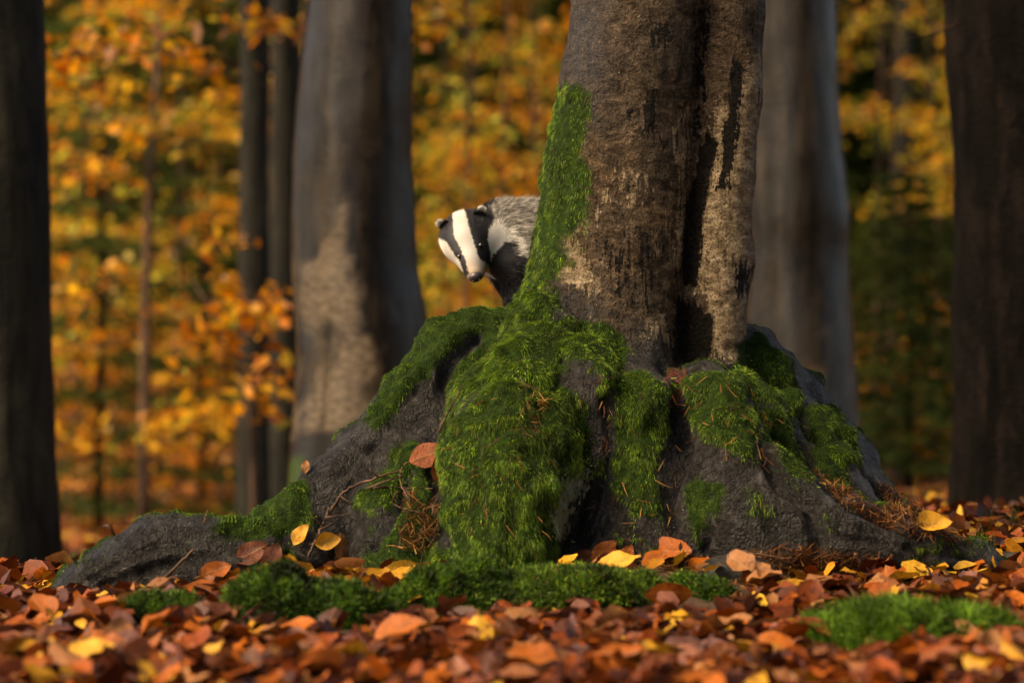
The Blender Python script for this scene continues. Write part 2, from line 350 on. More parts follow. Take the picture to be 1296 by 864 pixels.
# long left root
T.chain(C((640, 450, 7.42, .11), (590, 468, 7.33, .125), (535, 530, 7.24, .125), (478, 592, 7.14, .1), (425, 628, 7.06, .085), (385, 662, 7.0, .062), (330, 693, 6.97, .052), (285, 700, 6.95, .055), (240, 704, 6.93, .072), (195, 709, 6.91, .08), (150, 725, 6.89, .064), (108, 741, 6.87, .042), (74, 754, 6.86, .02)), .06, 3)
T.chain(C((330, 700, 6.93, .04), (270, 722, 6.88, .03), (215, 742, 6.85, .028)), .04, 3)
# front mossy buttress
T.chain(C((690, 430, 7.2, .1), (664, 500, 7.03, .115), (648, 570, 6.92, .145), (636, 640, 6.87, .155), (628, 715, 6.84, .155)), .028, 4)
T.ell(P(622, 520, 7.02), (.085, .09, .09), .04, 4)
T.chain(C((700, 560, 6.98, .1), (690, 640, 6.95, .085)), .06, 4)
# middle dark lobe
T.chain(C((738, 462, 7.06, .07), (742, 500, 6.98, .085), (770, 570, 6.99, .085), (790, 640, 7.0, .075), (780, 710, 6.97, .09)), .022, 5)
T.chain(C((800, 480, 7.12, .07), (816, 520, 7.0, .085), (818, 580, 6.98, .08), (815, 700, 6.95, .11)), .022, 5)
# right buttress and its root
T.chain(C((893, 487, 7.12, .06), (915, 530, 7.02, .095), (922, 600, 6.92, .12), (945, 660, 6.86, .11), (975, 700, 6.83, .09)), .03, 6)
T.chain(C((880, 520, 7.05, .07), (880, 620, 6.96, .1), (870, 710, 6.92, .11)), .025, 6)
T.chain(C((950, 610, 6.9, .1), (1005, 652, 6.85, .088), (1060, 674, 6.84, .088), (1120, 690, 6.86, .076), (1175, 702, 6.9, .06), (1235, 713, 6.95, .042), (1290, 735, 7.0, .02)), .05, 6)
# back right root
T.chain(C((925, 470, 7.5, .11), (965, 500, 7.46, .105), (1005, 550, 7.44, .095), (1055, 580, 7.4, .085), (1100, 632, 7.36, .07), (1160, 680, 7.33, .05), (1220, 710, 7.3, .03)), .02, 7)
T.chain(C((950, 455, 7.55, .09), (1010, 520, 7.62, .085), (1080, 590, 7.66, .07)), .05, 7)
# middle right ridges
T.chain(C((930, 500, 7.22, .06), (985, 552, 7.15, .062), (1025, 600, 7.08, .055), (1060, 650, 7.0, .05)), .014, 8)
T.chain(C((1000, 530, 7.3, .06), (1050, 590, 7.22, .06), (1090, 645, 7.12, .05)), .014, 8)
# lower left toes below the long root
T.chain(C((540, 590, 7.08, .085), (505, 650, 6.98, .085), (480, 700, 6.92, .075)), .05, 9)
T.chain(C((560, 600, 7.05, .06), (530, 665, 6.92, .07), (500, 705, 6.87, .06)), .04, 9)
T.chain(C((575, 520, 7.15, .07), (556, 570, 7.08, .06), (548, 620, 7.02, .05)), .015, 9)
T.chain(C((445, 640, 7.0, .05), (400, 690, 6.93, .05)), .04, 9)
T.ell(P(857, 480, 7.1), (.026, .026, .024), .012, 6)
tv, tq, tn = T.build((-1.3, 6.45, -.1), (1.4, 8.35, 2.05), .0085)
grp = T.group(tv)
px, py = project(tv)
front = sm(-tn[:, 1], -.35, .15)
MOSS = [([(720, 95), (738, 120), (750, 170), (746, 260), (722, 310), (703, 370), (702, 402), (745, 395), (790, 430), (795, 468), (770, 470), (700, 460), (645, 470), (612, 430), (622, 380), (640, 300), (655, 200), (672, 100)], 1, 1),
    ([(680, 372), (600, 375), (530, 415), (475, 480), (455, 535), (480, 548), (520, 505), (556, 464), (600, 425), (680, 415)], 1, 0),
    ([(600, 420), (672, 405), (664, 470), (640, 480), (600, 505), (560, 535), (554, 490), (570, 440)], 1, 0),
    ([(553, 510), (600, 492), (590, 530), (566, 580), (545, 585), (538, 545)], 1, 0),
    ([(618, 485), (660, 450), (700, 440), (790, 430), (798, 470), (766, 492), (745, 466), (715, 455), (702, 476), (745, 510), (750, 590), (722, 596), (700, 640), (706, 700), (690, 720), (545, 720), (552, 590), (568, 540)], 1, 0),
    ([(775, 478), (800, 472), (845, 498), (852, 540), (830, 562), (790, 577), (772, 545)], 1, 0),
    ([(745, 570), (790, 560), (855, 580), (850, 690), (760, 690), (790, 640)], .48, 0),
    ([(868, 482), (905, 466), (940, 492), (962, 540), (967, 578), (945, 584), (930, 570), (890, 555), (866, 520)], 1.25, 0),
    ([(950, 513), (990, 518), (1017, 560), (1024, 605), (1000, 612), (985, 590), (973, 560)], 1.3, 0),
    ([(932, 436), (960, 425), (990, 450), (1012, 500), (1020, 535), (960, 510), (926, 480)], 1.3, 0),
    ([(1010, 518), (1055, 510), (1082, 545), (1090, 585), (1062, 592), (1080, 608), (1060, 622), (1020, 602), (1030, 560)], 1.3, 0),
    ([(868, 610), (890, 598), (912, 620), (905, 650), (885, 690), (870, 660)], 1, 0), ([(945, 615), (965, 612), (975, 640), (950, 645)], .75, 0),
    ([(392, 600), (350, 632), (290, 655), (268, 675), (310, 692), (350, 682), (402, 662), (398, 640)], 1, 0),
    ([(440, 640), (500, 575), (520, 552), (560, 590), (556, 640), (545, 715), (470, 715), (458, 690), (490, 650)], 1, 0), ([(485, 562), (525, 550), (527, 592), (490, 602)], .9, 0),
    ([(350, 690), (385, 680), (370, 720), (300, 735)], .6, 0), ([(1140, 690), (1230, 670), (1250, 700), (1180, 712)], .55, 0), ([(1030, 655), (1060, 640), (1050, 670)], .55, 0)]
moss = np.zeros(len(tv))
for poly, wgt, wrap in MOSS:
    mm = inpoly(px, py, poly, 18 if wrap else 10)*wgt; moss = np.maximum(moss, mm if wrap else mm*front)
stemm = np.isin(grp, (0, 1)) & (tv[:, 2] > .62)
back = (1-front)*sm(tn[:, 2]+.35*noise(tv*4, 21), .15, .6)*(~stemm)
moss = np.maximum(moss, back)
moss = np.clip(moss + .42*fbm(tv*18, 4, 5)*(moss > .02)*(moss < .97), 0, 1)
moss[(moss < .3)] *= .3
def paint(polys, soft=20):
    a = np.zeros(len(tv))
    for poly, wgt in polys: a = np.maximum(a, inpoly(px, py, poly, soft)*wgt)
    return a
_dt = np.full(len(tv), 9.); _do = np.full(len(tv), 9.)
for pr in T.pr:
    dd_ = T.dist(pr, tv[:, 0], tv[:, 1], tv[:, 2])
    if pr[4] < 2: _dt = np.minimum(_dt, dd_)
    else: _do = np.minimum(_do, dd_)
stem_w = sm(_do-_dt+.03*noise(tv*14, 51), -.05, .07)*sm(tv[:, 2]+.05*noise(tv*9, 52), .46, .62)
dark = np.maximum(paint([([(928, 75), (942, 85), (938, 150), (922, 238), (906, 240), (918, 150)], 1.0), ([(893, 165), (910, 180), (888, 280), (880, 360), (862, 360), (869, 260)], 1.15), ([(852, 370), (884, 385), (905, 400), (908, 445), (884, 478), (850, 465)], .9)], 9),  # long stain first; the other two outlines paint shade into the stem cleft
    paint([([(745, 290), (800, 276), (852, 300), (850, 405), (800, 415), (760, 375)], .50), ([(808, 28), (850, 16), (862, 62), (818, 72)], .62), ([(813, 92), (840, 110), (834, 174), (808, 172)], .7), ([(785, 135), (800, 130), (806, 155), (790, 160)], .7),
    ([(925, 320), (950, 335), (952, 375), (925, 377)], .85), ([(880, -40), (912, -40), (905, 90), (890, 180), (870, 180)], .55), ([(935, -40), (968, -40), (962, 60), (940, 60)], .5)], 16))
pale = np.maximum(paint([([(898, 150), (962, 60), (975, 60), (965, 250), (955, 400), (935, 490), (880, 490), (895, 400), (875, 340), (890, 240)], .84), ([(800, 415), (848, 385), (854, 490), (798, 492)], .72), ([(848, 160), (885, 110), (878, 300), (858, 400), (842, 320)], .66), ([(700, 230), (800, 180), (850, 260), (740, 300), (700, 330)], .45)], 16),
    paint([([(692, 330), (735, 305), (758, 345), (756, 412), (692, 418)], .85)], 12))*stem_w
blue = paint([([(715, -40), (775, -40), (768, 60), (755, 150), (735, 120), (700, 100)], .62)], 22)*stem_w
crust = paint([([(696, 588), (745, 583), (742, 618), (726, 640), (722, 680), (688, 692), (698, 640)], .9), ([(815, 640), (840, 640), (838, 668), (820, 670)], .42)], 12)*front
rust = paint([([(842, 465), (868, 460), (872, 490), (850, 497), (838, 486)], .95)], 4)
dark = np.maximum(dark*stem_w, .45*(T.at(tv+tn*.05) < .028)*(~stemm))  # adds painted shade in the hollows and creases between the roots
pl, pg = tv*np.array((1, 1, .35)), tv
rid = 1-np.abs(fbm(tv*np.array((11, 11, 8)), 3, 8))
disp = np.where(stem_w > .5, .006*fbm(tv*np.array((12, 12, 5)), 4, 2)+.002*noise(tv*np.array((40, 40, 70)), 6), .010*fbm(tv*6, 3, 1)+.006*(rid-.7)+.0025*noise(tv*55, 7)+.003*(.55-np.abs(fbm(tv*np.array((26, 26, 17)), 3, 18))))
disp = disp + moss*np.where(stem_w > .5, .004, .010) + moss*(.014*fbm(tv*15, 2, 13)+.010*noise(tv*np.array((38, 38, 20)), 14))*np.where(stem_w > .5, .5, 1)
disp = disp - .006*paint([([(893, 175), (910, 190), (890, 280), (884, 350), (864, 350), (870, 260)], 1), ([(855, 380), (902, 398), (908, 440), (884, 470), (853, 460)], 1)])*stem_w
# furrows between and along the roots
def furrow(pts_, w):
    d = np.full(len(tv), 1e9)
    for (x0, y0), (x1, y1) in zip(pts_[:-1], pts_[1:]):
        ex, ey = x1-x0, y1-y0; t = np.clip(((px-x0)*ex+(py-y0)*ey)/(ex*ex+ey*ey), 0, 1); d = np.minimum(d, np.hypot(px-x0-t*ex+5*wob_, py-y0-t*ey+5*wob2_))
    return np.exp(-(d/w)**2)
wob_, wob2_ = noise(tv*13, 61), noise(tv*13, 62); fur_ = np.zeros(len(tv))
for pts_, w, dp in [([(604, 425), (568, 470), (552, 520), (548, 600), (558, 690)], 8, .045), ([(768, 500), (775, 560), (760, 620)], 7, .022), ([(856, 500), (861, 560), (851, 620), (846, 695)], 9, .045), ([(966, 560), (986, 612), (1024, 642), (1034, 692)], 8, .036),
        ([(1006, 530), (1030, 590), (1075, 638), (1130, 662)], 8, .042), ([(522, 598), (500, 650), (468, 692)], 7, .032), ([(470, 560), (440, 620), (402, 668)], 6, .016), ([(540, 478), (472, 556), (404, 622)], 6, .014), ([(300, 678), (200, 690), (112, 733)], 5, .012), ([(320, 698), (220, 712), (130, 743)], 5, .013),
        ([(930, 590), (965, 640), (980, 690)], 6, .012), ([(1010, 648), (1100, 670), (1200, 692)], 5, .011), ([(1035, 668), (1120, 688), (1220, 706)], 5, .012), ([(890, 560), (900, 630), (890, 690)], 6, .012)]:
    q_ = furrow(pts_, w)*front; disp = disp-dp*q_; fur_ = np.maximum(fur_, q_*min(1, dp/.03))
moss = moss*(1-.9*fur_)
tv = tv + tn*disp[:, None]; tn = vnormals(tv, tq)
base = P(770, 700, 7.3); base[2] = float(ground_z(base[0], base[1]))
tree = empty('beech_tree', base, 'old twin-stemmed beech on a mossy mound of spreading roots, badger peering round it', 'tree')
OFF = base
fg = grp[tq[:, 0]]
def submesh(name, mask, mat, parent, attrs, extra=None):
    f = tq[mask]; u, inv = np.unique(f, return_inverse=True); ff = inv.reshape(f.shape)
    v = tv[u]-OFF; at = {k: a[u] for k, a in attrs.items()}; fs = [ff]
    if extra:
        ev, ef = extra; n0 = len(v); v = np.vstack([v, ev-OFF]); fs += [f_+n0 for f_ in ef]
        for k in at: at[k] = np.concatenate([at[k], np.full(len(ev), 1. if k == 'stem' else 0.)])
    me = mesh(name, v, [np.vstack([f_ for f_ in fs if f_.shape[1] == 4])]+[f_ for f_ in fs if f_.shape[1] == 3], mat, attrs=at)
    if not extra: me.normals_split_custom_set_from_vertices(tn[u].tolist())
    return obj(name, me, parent)
AT = dict(crust=crust, moss=moss, dark=dark, pale=pale, blue=blue, rust=rust, stem=stem_w)
lim_l = [P(835, -200, 7.43), (.42, 7.5, 3.4), (.5, 7.6, 5), (.35, 7.7, 7), (.3, 7.8, 10), (.3, 7.8, 14)]
lim_r = [P(912, -200, 7.44), (.66, 7.45, 3.4), (.85, 7.5, 5), (1.2, 7.4, 7), (1.6, 7.3, 10), (1.8, 7.2, 13)]
def low(p, d=.14): p = list(p); p[2] -= d; return tuple(p)
parts = {}
for gi, nm in enumerate(GR):
    ex = None
    if gi == 0: ex = tube(smooth_path([low(lim_l[0])]+lim_l, 30), np.linspace(.185, .06, 30), 18, rough=.03)
    if gi == 1: ex = tube(smooth_path([low(lim_r[0])]+lim_r, 30), np.linspace(.115, .05, 30), 14, rough=.03)
    parts[gi] = submesh(nm, fg == gi, M_BARK, tree, AT, ex)
# moss strands, one mat per limb of the tree
tri = np.concatenate([tq[:, [0, 1, 2]], tq[:, [0, 2, 3]]]); tg = np.concatenate([fg, fg])
GREENS = np.array([(.010, .027, .003), (.025, .060, .005), (.054, .108, .008), (.098, .162, .012), (.155, .195, .016), (.09, .045, .014)])
def greens(p, seed, shift=0., pr=(.2, .24, .24, .18, .10, .04)):
    r = np.random.default_rng(seed); k = r.choice(6, len(p), p=pr); c = GREENS[k]*(.75+.5*r.random((len(p), 1)))
    return c*(1+.4*fbm(p*9, 3, 31)+.95*fbm(p*np.array((34, 34, 13)), 2, 33)+shift)[:, None].clip(.12, 2.6)
def moss_mat(gi, n, lmin, lmax, seed, wmul=1.):
    mk = tg == gi; tt = tri[mk]; wt = moss[tt].mean(1); wt = np.clip((wt-.18)/.6, 0, 1)**1.4
    vis = np.where(tn[tt[:, 0], 1] < .25, 1., .22); wt = wt*vis
    if (wt > 0).sum() < 5: return
    k, p, bc = scatter(tv, tt, wt, n, seed); nn = unit((tn[tt[k]]*bc[..., None]).sum(1))
    down = np.array((0, 0, -1.))-nn*(-nn[:, 2:3]); r = np.random.default_rng(seed+1)
    clump = (.5*fbm(p*22, 2, 41)+.7*noise(p*np.array((55, 55, 20)), 43))[:, None]
    d = nn*(.22+.2*clump)+down*1.0+r.normal(size=p.shape)*.17
    L = .6*(lmin+(lmax-lmin)*r.random(n))*(1+.3*clump[:, 0])
    right = sm(p[:, 0], .45, .9)
    v, f, c = blades(p-nn*.004, d, L, (.0015+.0013*r.random(n))*wmul, greens(p, seed+2, .36-.12*right), sag=np.array((0, 0, -.3))+r.normal(size=p.shape)*.06, seed=seed+3, simple=True)
    o = obj('moss', mesh('moss', v-OFF, f, M_STRAND, c), parts[gi] if False else tree); o['kind'] = 'stuff'
for gi, n, a, b in ((0, 130000, .012, .034), (2, 120000, .012, .03), (3, 76000, .01, .026), (4, 210000, .014, .038), (5, 80000, .012, .034), (6, 60000, .012, .03), (7, 60000, .012, .03), (8, 54000, .012, .034), (9, 72000, .01, .026)):
    moss_mat(gi, n, a, b, 100+gi*10)

# rays onto what has been built so far
allv = np.vstack([tv, gv]); bvh = BVHTree.FromPolygons([tuple(a) for a in allv], [tuple(map(int, a)) for a in np.vstack([tq, gq+len(tv)])])
gbvh = BVHTree.FromPolygons([tuple(a) for a in gv], [tuple(map(int, a)) for a in gq])
def hit(px, py, b=None):
    loc, n, i, d = (b or bvh).ray_cast(Vector((0, 0, H)), ray(px, py)); 
    if loc is None: return np.array(P(px, py, 9)), np.array((0, 0, 1.))
    n = Vector(n); n = n if n.dot(ray(px, py)) < 0 else -n
    return np.array(loc), np.array(n)

# lichen flakes on the hollow under the buttress
pv = []
for k in range(260):
    cx, cy = random.choice([(708, 606), (716, 612), (712, 650), (704, 660), (738, 592), (716, 668), (707, 630), (722, 600)])
    a, b = random.gauss(cx, 8), random.gauss(cy, 11); p, n = hit(a, b); r = random.choice((.0009, .0013, .0018, .0028))*random.uniform(.7, 1.3)
    t = unit(np.cross(n, RNG.normal(size=3))); s = np.cross(n, t); ang = np.linspace(0, 6.283, 8)[:-1]
    ring = p+n*.003+r*(np.cos(ang)[:, None]*t*RNG.uniform(.6, 1.1, (7, 1))+np.sin(ang)[:, None]*s*RNG.uniform(.6, 1.1, (7, 1)))
    v = np.vstack([ring, p+n*(.0035+.12*r)]); pv.append((v, [np.stack([np.arange(7), (np.arange(7)+1) % 7, np.full(7, 7)], 1)]))
v, f = join(pv); o = obj('lichen', mesh('lichen', v-OFF, f, M_LICHEN), tree, kind='stuff'); o['label'] = 'pale green-white lichen crust in the hollow between the roots'

# crowns: leaf sprays around limbs, high above the frame
LEAFC = np.array([(.62, .25, .025), (.68, .34, .035), (.55, .16, .015), (.45, .33, .05), (.30, .34, .05)])
def leaf_quads(p, nrm, size, seed, aspect=.6):
    r = np.random.default_rng(seed); t = unit(np.cross(nrm, r.normal(size=p.shape))); s = np.cross(nrm, t); L = size[:, None]
    droop = nrm*L*(.12*r.normal(size=(len(p), 1)))
    v = np.stack([p-t*L*.5, p+s*L*.5*aspect+droop, p+t*L*.5, p-s*L*.5*aspect+droop], 1).reshape(-1, 3); b = np.arange(len(p))[:, None]*4
    return v, np.concatenate([b+np.array([0, 1, 2]), b+np.array([0, 2, 3])])
def crown(parent, c, rad, n, seed, size=.24, name='crown', pal=None):
    r = np.random.default_rng(seed); off = np.array(parent.location); nc = max(8, n//60)
    cc = unit(r.normal(size=(nc, 3)))*r.random((nc, 1))**.45*np.array(rad)
    p = cc[r.integers(0, nc, n)]+r.normal(size=(n, 3))*np.array((.5, .5, .22)); p = p+np.array(c)-off
    v, f = leaf_quads(p, unit(r.normal(size=(n, 3))*.5+np.array((0, 0, 1.))), size*(.7+.6*r.random(n)), seed+1)
    pc = LEAFC if pal is None else pal
    col = np.repeat(pc[r.integers(0, len(pc), n)]*(.7+.5*r.random((n, 1))), 4, 0)
    return obj(name, mesh(name, v, f, M_FOLIAGE, col), parent)
crown(tree, (.9, 7.2, 10), (3.4, 3.2, 2.8), 9000, 5)

# ------------------------------------------------------------------ the other trunks of the wood
def trunk_tree(name, label, d, prof, mat, crown_c, crown_r, n, seed, seg=40, paints=None, group=None, flare=.0, size=.26, low_branches=()):
    """prof: (centre px, radius px, py) from below ground upwards; continues to 13 m"""
    pts = [(*P(cx, y, d), r*d/F) for cx, r, y in prof]; bz = float(ground_z(pts[0][0], d)); b = np.array((pts[0][0], d, bz))
    last, prev = np.array(pts[-1]), np.array(pts[-2]); top = []
    sl = (last[:3]-prev[:3])/max(last[2]-prev[2], .01)
    for z in np.linspace(last[2]+.8, 13, 9): top.append((*(last[:3]+sl*(z-last[2])*.6), max(.04, last[3]*(1-.6*(z-last[2])/12))))
    a = smooth_path(np.array([(b[0], d, bz-.15, pts[0][3]*1.05)]+pts), 90); tp = smooth_path(np.array([pts[-1]]+top), 16)[1:]
    a = np.vstack([a, tp]); rr = a[:, 3]*(1+flare*np.exp(-np.maximum(a[:, 2]-bz, 0)/.12))
    v, f = tube(a[:, :3], rr, seg); nn = unit(v-np.repeat(np.vstack([a[:, :3]]), seg, 0).reshape(-1, 3)[:len(v)] if False else (v[:len(a)*seg]-np.repeat(a[:, :3], seg, 0)))
    w = v[:len(a)*seg]; w = w+nn*(.03*fbm(w*np.array((5, 5, 1.6)), 3, seed)*np.repeat(rr, seg)[:, None]/.15+.004*fbm(w*np.array((18, 18, 7)), 3, seed+5)[:, None] if False else (.011*fbm(w*np.array((5, 5, 1.6)), 3, seed)*np.repeat(rr, seg)/.2+.004*fbm(w*np.array((18, 18, 7)), 3, seed+5))[:, None]); v[:len(w)] = w
    qx, qy = project(v); at = {}
    for k in ('pale', 'dark', 'moss'):
        m_ = np.zeros(len(v))
        for poly, wg in (paints or {}).get(k, []): m_ = np.maximum(m_, inpoly(qx, qy, poly, 9)*wg)
        m_ = sm(m_+.35*fbm(v*np.array((9, 9, 5)), 3, seed+9)*(m_ > .03), .4, .6)
        at[k] = m_
    o = empty(name, b, label, 'tree', group)
    obj('trunk', mesh('trunk', v-b, f, mat, attrs=at), o)
    if n: crown(o, crown_c, crown_r, n, seed+3, size)
    return o
B2 = trunk_tree('beech_tree', 'smooth grey beech with a pale bare patch low on its trunk, behind the badger', 11.0,
    [(462, 96, 640), (460, 92, 560), (459, 86, 430), (449, 78, 340), (447, 74, 220), (452, 73, 120), (459, 69, 0), (466, 68, -150)], M_BEECH, (-1.0, 12.2, 9.5), (3.8, 3.6, 2.4), 13000, 210,
    paints={'pale': [([(360, 320), (395, 325), (415, 300), (430, 240), (440, 300), (460, 420), (485, 440), (490, 500), (470, 540), (360, 560)], .75)], 'dark': [([(360, 555), (500, 520), (540, 600), (360, 660)], .62), ([(395, 380), (410, 400), (420, 450), (400, 440)], .7), ([(470, 410), (490, 420), (485, 490), (472, 490)], .8)], 'moss': [([(366, 580), (390, 575), (395, 620), (360, 640)], .8)]})
trunk_tree('beech_tree', 'dark olive-grey trunk standing alone beside the golden saplings', 10.4,
    [(-8, 92, 760), (-6, 84, 680), (-8, 79, 500), (-14, 76, 250), (-20, 74, 0), (-24, 73, -150)], M_GREENB, (-4.4, 11.6, 9.5), (3.8, 3.8, 2.4), 13000, 230)
trunk_tree('beech_tree', 'slim dark trunk of a close pair, the one away from the pale-patched beech', 16.0,
    [(321, 23, 650), (321, 21, 560), (322, 20, 300), (323, 19, 0), (324, 19, -120)], M_GREENB, (-2.4, 17, 9.5), (2.6, 2.6, 2.4), 4500, 250, seg=20, group='pair of slim trunks')
trunk_tree('beech_tree', 'slim grey trunk of a close pair, just beside the pale-patched beech', 16.5,
    [(362, 25, 645), (362, 22, 560), (362, 21, 300), (363, 20, 0), (364, 20, -120)], M_GREENB, (-.6, 18, 10), (2.6, 2.6, 2.4), 4500, 260, seg=20, group='pair of slim trunks')
trunk_tree('beech_tree', 'smooth grey-brown beech rising behind the mossy roots, bump on its bark', 11.8,
    [(1008, 84, 620), (1010, 74, 540), (1011, 68, 450), (1009, 64, 330), (1008, 66, 260), (1003, 62, 180), (1000, 60, 60), (998, 60, -150)], M_BEECH, (2.4, 12.8, 9.5), (3.6, 3.6, 2.4), 12000, 270,
    paints={'dark': [([(1060, 180), (1080, 230), (1078, 290), (1062, 280)], .45), ([(1030, 380), (1085, 420), (1085, 540), (1040, 540)], .42)], 'pale': [([(950, 420), (1060, 400), (1060, 560), (940, 560)], .42)]})
SP = trunk_tree('spruce_tree', 'thick dark scaly-barked trunk standing past the end of the roots', 10.0,
    [(1318, 118, 680), (1313, 108, 640), (1310, 103, 500), (1308, 103, 330), (1304, 105, 100), (1302, 106, 0), (1300, 106, -150)], M_SPRUCE, (4.2, 10, 9.5), (3.4, 3.4, 2.6), 10000, 290, flare=.05)
# dead hanging twig on the spruce with three clinging leaves (visible beside its trunk)
tw = smooth_path([P(1215, 30, 9.85), P(1180, 42, 9.7), P(1140, 50, 9.6), P(1110, 46, 9.55)], 14); off = np.array(SP.location)
v, f = tube(tw-off, np.linspace(.004, .0015, 14), 5); br = obj('branch', mesh('branch', v, f, M_TWIG), SP)

FAR = [(-4.6, 27, .16), (-2.9, 31, .14), (-.6, 34, .17), (.75, 29, .12), (2.6, 36, .16), (3.75, 27.5, .13), (-7.4, 36, .2), (5.6, 40, .2), (-1.9, 43, .18), (1.7, 46, .18), (-5.2, 52, .2), (4.4, 55, .2), (-9.5, 47, .2), (8.6, 50, .2)]
for k, (x, y, r) in enumerate(FAR):
    z = float(ground_z(x, y)); o = empty('beech_tree', (x, y, z), 'dim thin trunk far off among the golden undergrowth', 'tree', 'far trunks in the wood')
    q = np.array([(0, 0, -.3), (0, 0, 0), (.05, 0, 3), (random.uniform(-.2, .2), 0, 7), (random.uniform(-.4, .4), 0, 12)]); q = smooth_path(q, 14)
    v, f = tube(q, np.linspace(r*1.1, r*.4, 14), 12, rough=.05); obj('trunk', mesh('trunk', v, f, M_GREENB), o)
    crown(o, (x, y, z+10), (2.8, 2.8, 2.2), 1500, 400+k, .5)

# unseen tall spruces, added to block skylight from the right and behind the viewer
def tall_spruce(x, y, h, rad, seed, label='unseen tall dense spruce added to block skylight opposite the mossy tree', group='added skylight-blocking spruces', n=9000):
    z = float(ground_z(x, y)); o = empty('spruce_tree', (x, y, z), label, 'tree', group); r = np.random.default_rng(seed)
    v, f = tube(smooth_path([(0, 0, -.2), (0, 0, h*.5), (0, 0, h)], 10), np.linspace(.2, .02, 10), 10); obj('trunk', mesh('trunk', v, f, M_SPRUCE), o)
    t = 1-np.sqrt(r.random(n)); az = r.random(n)*6.283; rr = rad*(1-t)*np.sqrt(r.random(n)); p = np.stack([rr*np.cos(az), rr*np.sin(az), .4+t*(h-.4)-rr*.25], 1)
    v, f, c = blades(p, np.stack([np.cos(az), np.sin(az), -.3+0*az], 1)+r.normal(size=(n, 3))*.25, .35+.3*r.random(n), np.full(n, .16), SPR[r.integers(0, 4, n)], seed=seed, simple=True); obj('crown', mesh('crown', v, f, M_CONIFER, c), o)
SPR = np.array([(.014, .03, .006), (.025, .048, .008), (.05, .075, .012), (.09, .10, .016)])
for k, (x, y, h, rd) in enumerate([(4.6, 5.6, 13, 2.0), (4.4, 2.2, 14, 2.2), (4.2, -1.4, 14, 2.3), (7.5, -3, 15, 2.5)]): tall_spruce(x, y, h, rd, 700+k)
k = 0
for row, (y, n_) in enumerate([(37, 15), (41, 15), (46, 15), (53, 15)]):
    for j in range(n_):
        x = (j-(n_-1)/2+.5*(row % 2))*(.95*y+6)/n_+random.uniform(-.5, .5); k += 1
        tall_spruce(x, y+random.uniform(-1.5, 1.5), random.uniform(11, 15), random.uniform(1.7, 2.3), 800+k, f"dark tall spruce in the {('front', 'second', 'third', 'hindmost')[row]} row of the far stand", 'far stand of spruces', 3800)
# ------------------------------------------------------------------ golden beech saplings and young spruces
GOLD = np.array([(.72, .30, .015), (.78, .42, .025), (.66, .21, .01), (.62, .46, .04), (.42, .45, .04)])
def sapling(label, px, d, h, spread, n_br, seed, z0=.35, pal=(.3, .32, .22, .1, .06), group='golden saplings', lw=.014, dens=1.0, leafs=.085):
    r = np.random.default_rng(seed); x = (px-648)/F*d; z = float(ground_z(x, d)); o = empty('beech_sapling', (x, d, z), label, 'sapling', group)
    st = smooth_path([(0, 0, -.1), (r.normal()*.04, 0, h*.3), (r.normal()*.1, r.normal()*.1, h*.65), (r.normal()*.15, r.normal()*.15, h)], 14)
    v, f = tube(st, np.linspace(lw*1.5, .003, 14), 7); obj('stem', mesh('stem', v, f, M_TWIG), o)
    LP, LN, TW = [], [], []
    if n_br > 17: n_br = int(n_br*.62); dens *= 1.25
    for b in range(n_br):
        hz = h*(z0/h+(1-z0/h)*(b+r.random()*1.6)/n_br); k = min(13, int(hz/h*13)); s = st[k].copy(); s[2] = hz
        az = r.random()*6.283; L = spread*(1.05-.6*hz/h)*(.6+.6*r.random()); dr = np.array((math.cos(az), math.sin(az), .1+.3*r.normal()))
        e = s+dr*L; m_ = (s+e)/2+np.array((0, 0, .08*L)); path = smooth_path([s, m_, e+np.array((0, 0, -.08*L))], 7); TW.append(tube(path, np.linspace(.007, .002, 7), 4))
        for sub in range(int(6*L/.8)+3):
            t0 = .15+.85*r.random(); c = path[min(6, int(t0*6))]; a2 = az+r.choice((-1, 1))*(.5+.5*r.random()); l2 = L*(.22+.3*r.random())*(1.15-.6*t0)
            dd = np.array((math.cos(a2), math.sin(a2), -.05+.12*r.normal())); TW.append(tube(np.array([c, c+dd*l2]), np.array((.003, .0015)), 3, cap=False))
            m2 = max(3, int(l2/.05*dens)); tt = (np.arange(m2)+r.random(m2))/m2
            LP.append(c+dd*l2*tt[:, None]+r.normal(size=(m2, 3))*np.array((.05, .05, .05)))
            LN.append(unit(np.array((0, -.25, 1.))+r.normal(size=(m2, 3))*.75))
    p, nn = np.vstack(LP), np.vstack(LN); v, f = leaf_quads(p, nn, leafs*(.45+1.0*r.random(len(p))), seed+1)
    col = np.repeat(GOLD[r.choice(5, len(p), p=pal)]*(.28+1.1*r.random((len(p), 1))).clip(0, 1.25), 4, 0)
    obj('crown', mesh('crown', v, f, M_FOLIAGE, col), o); v, f = join(TW); obj('branch', mesh('branch', v, f, M_TWIG), o, kind='stuff')
OR = (.36, .2, .38, .04, .02); YE = (.2, .4, .08, .2, .12); GN = (.12, .2, .05, .3, .33)
SAP = 'golden-leaved beech sapling in the undergrowth between the trunks'
sapling('golden beech sapling with a straight dark stem near the lone olive trunk', 182, 18.5, 6, 1.7, 34, 1, lw=.03, group=None)
sapling('low orange beech sapling spreading in front of the slim pair of trunks', 318, 14.2, 1.45, .8, 12, 2, z0=.62, pal=OR, group=None, dens=1.3)
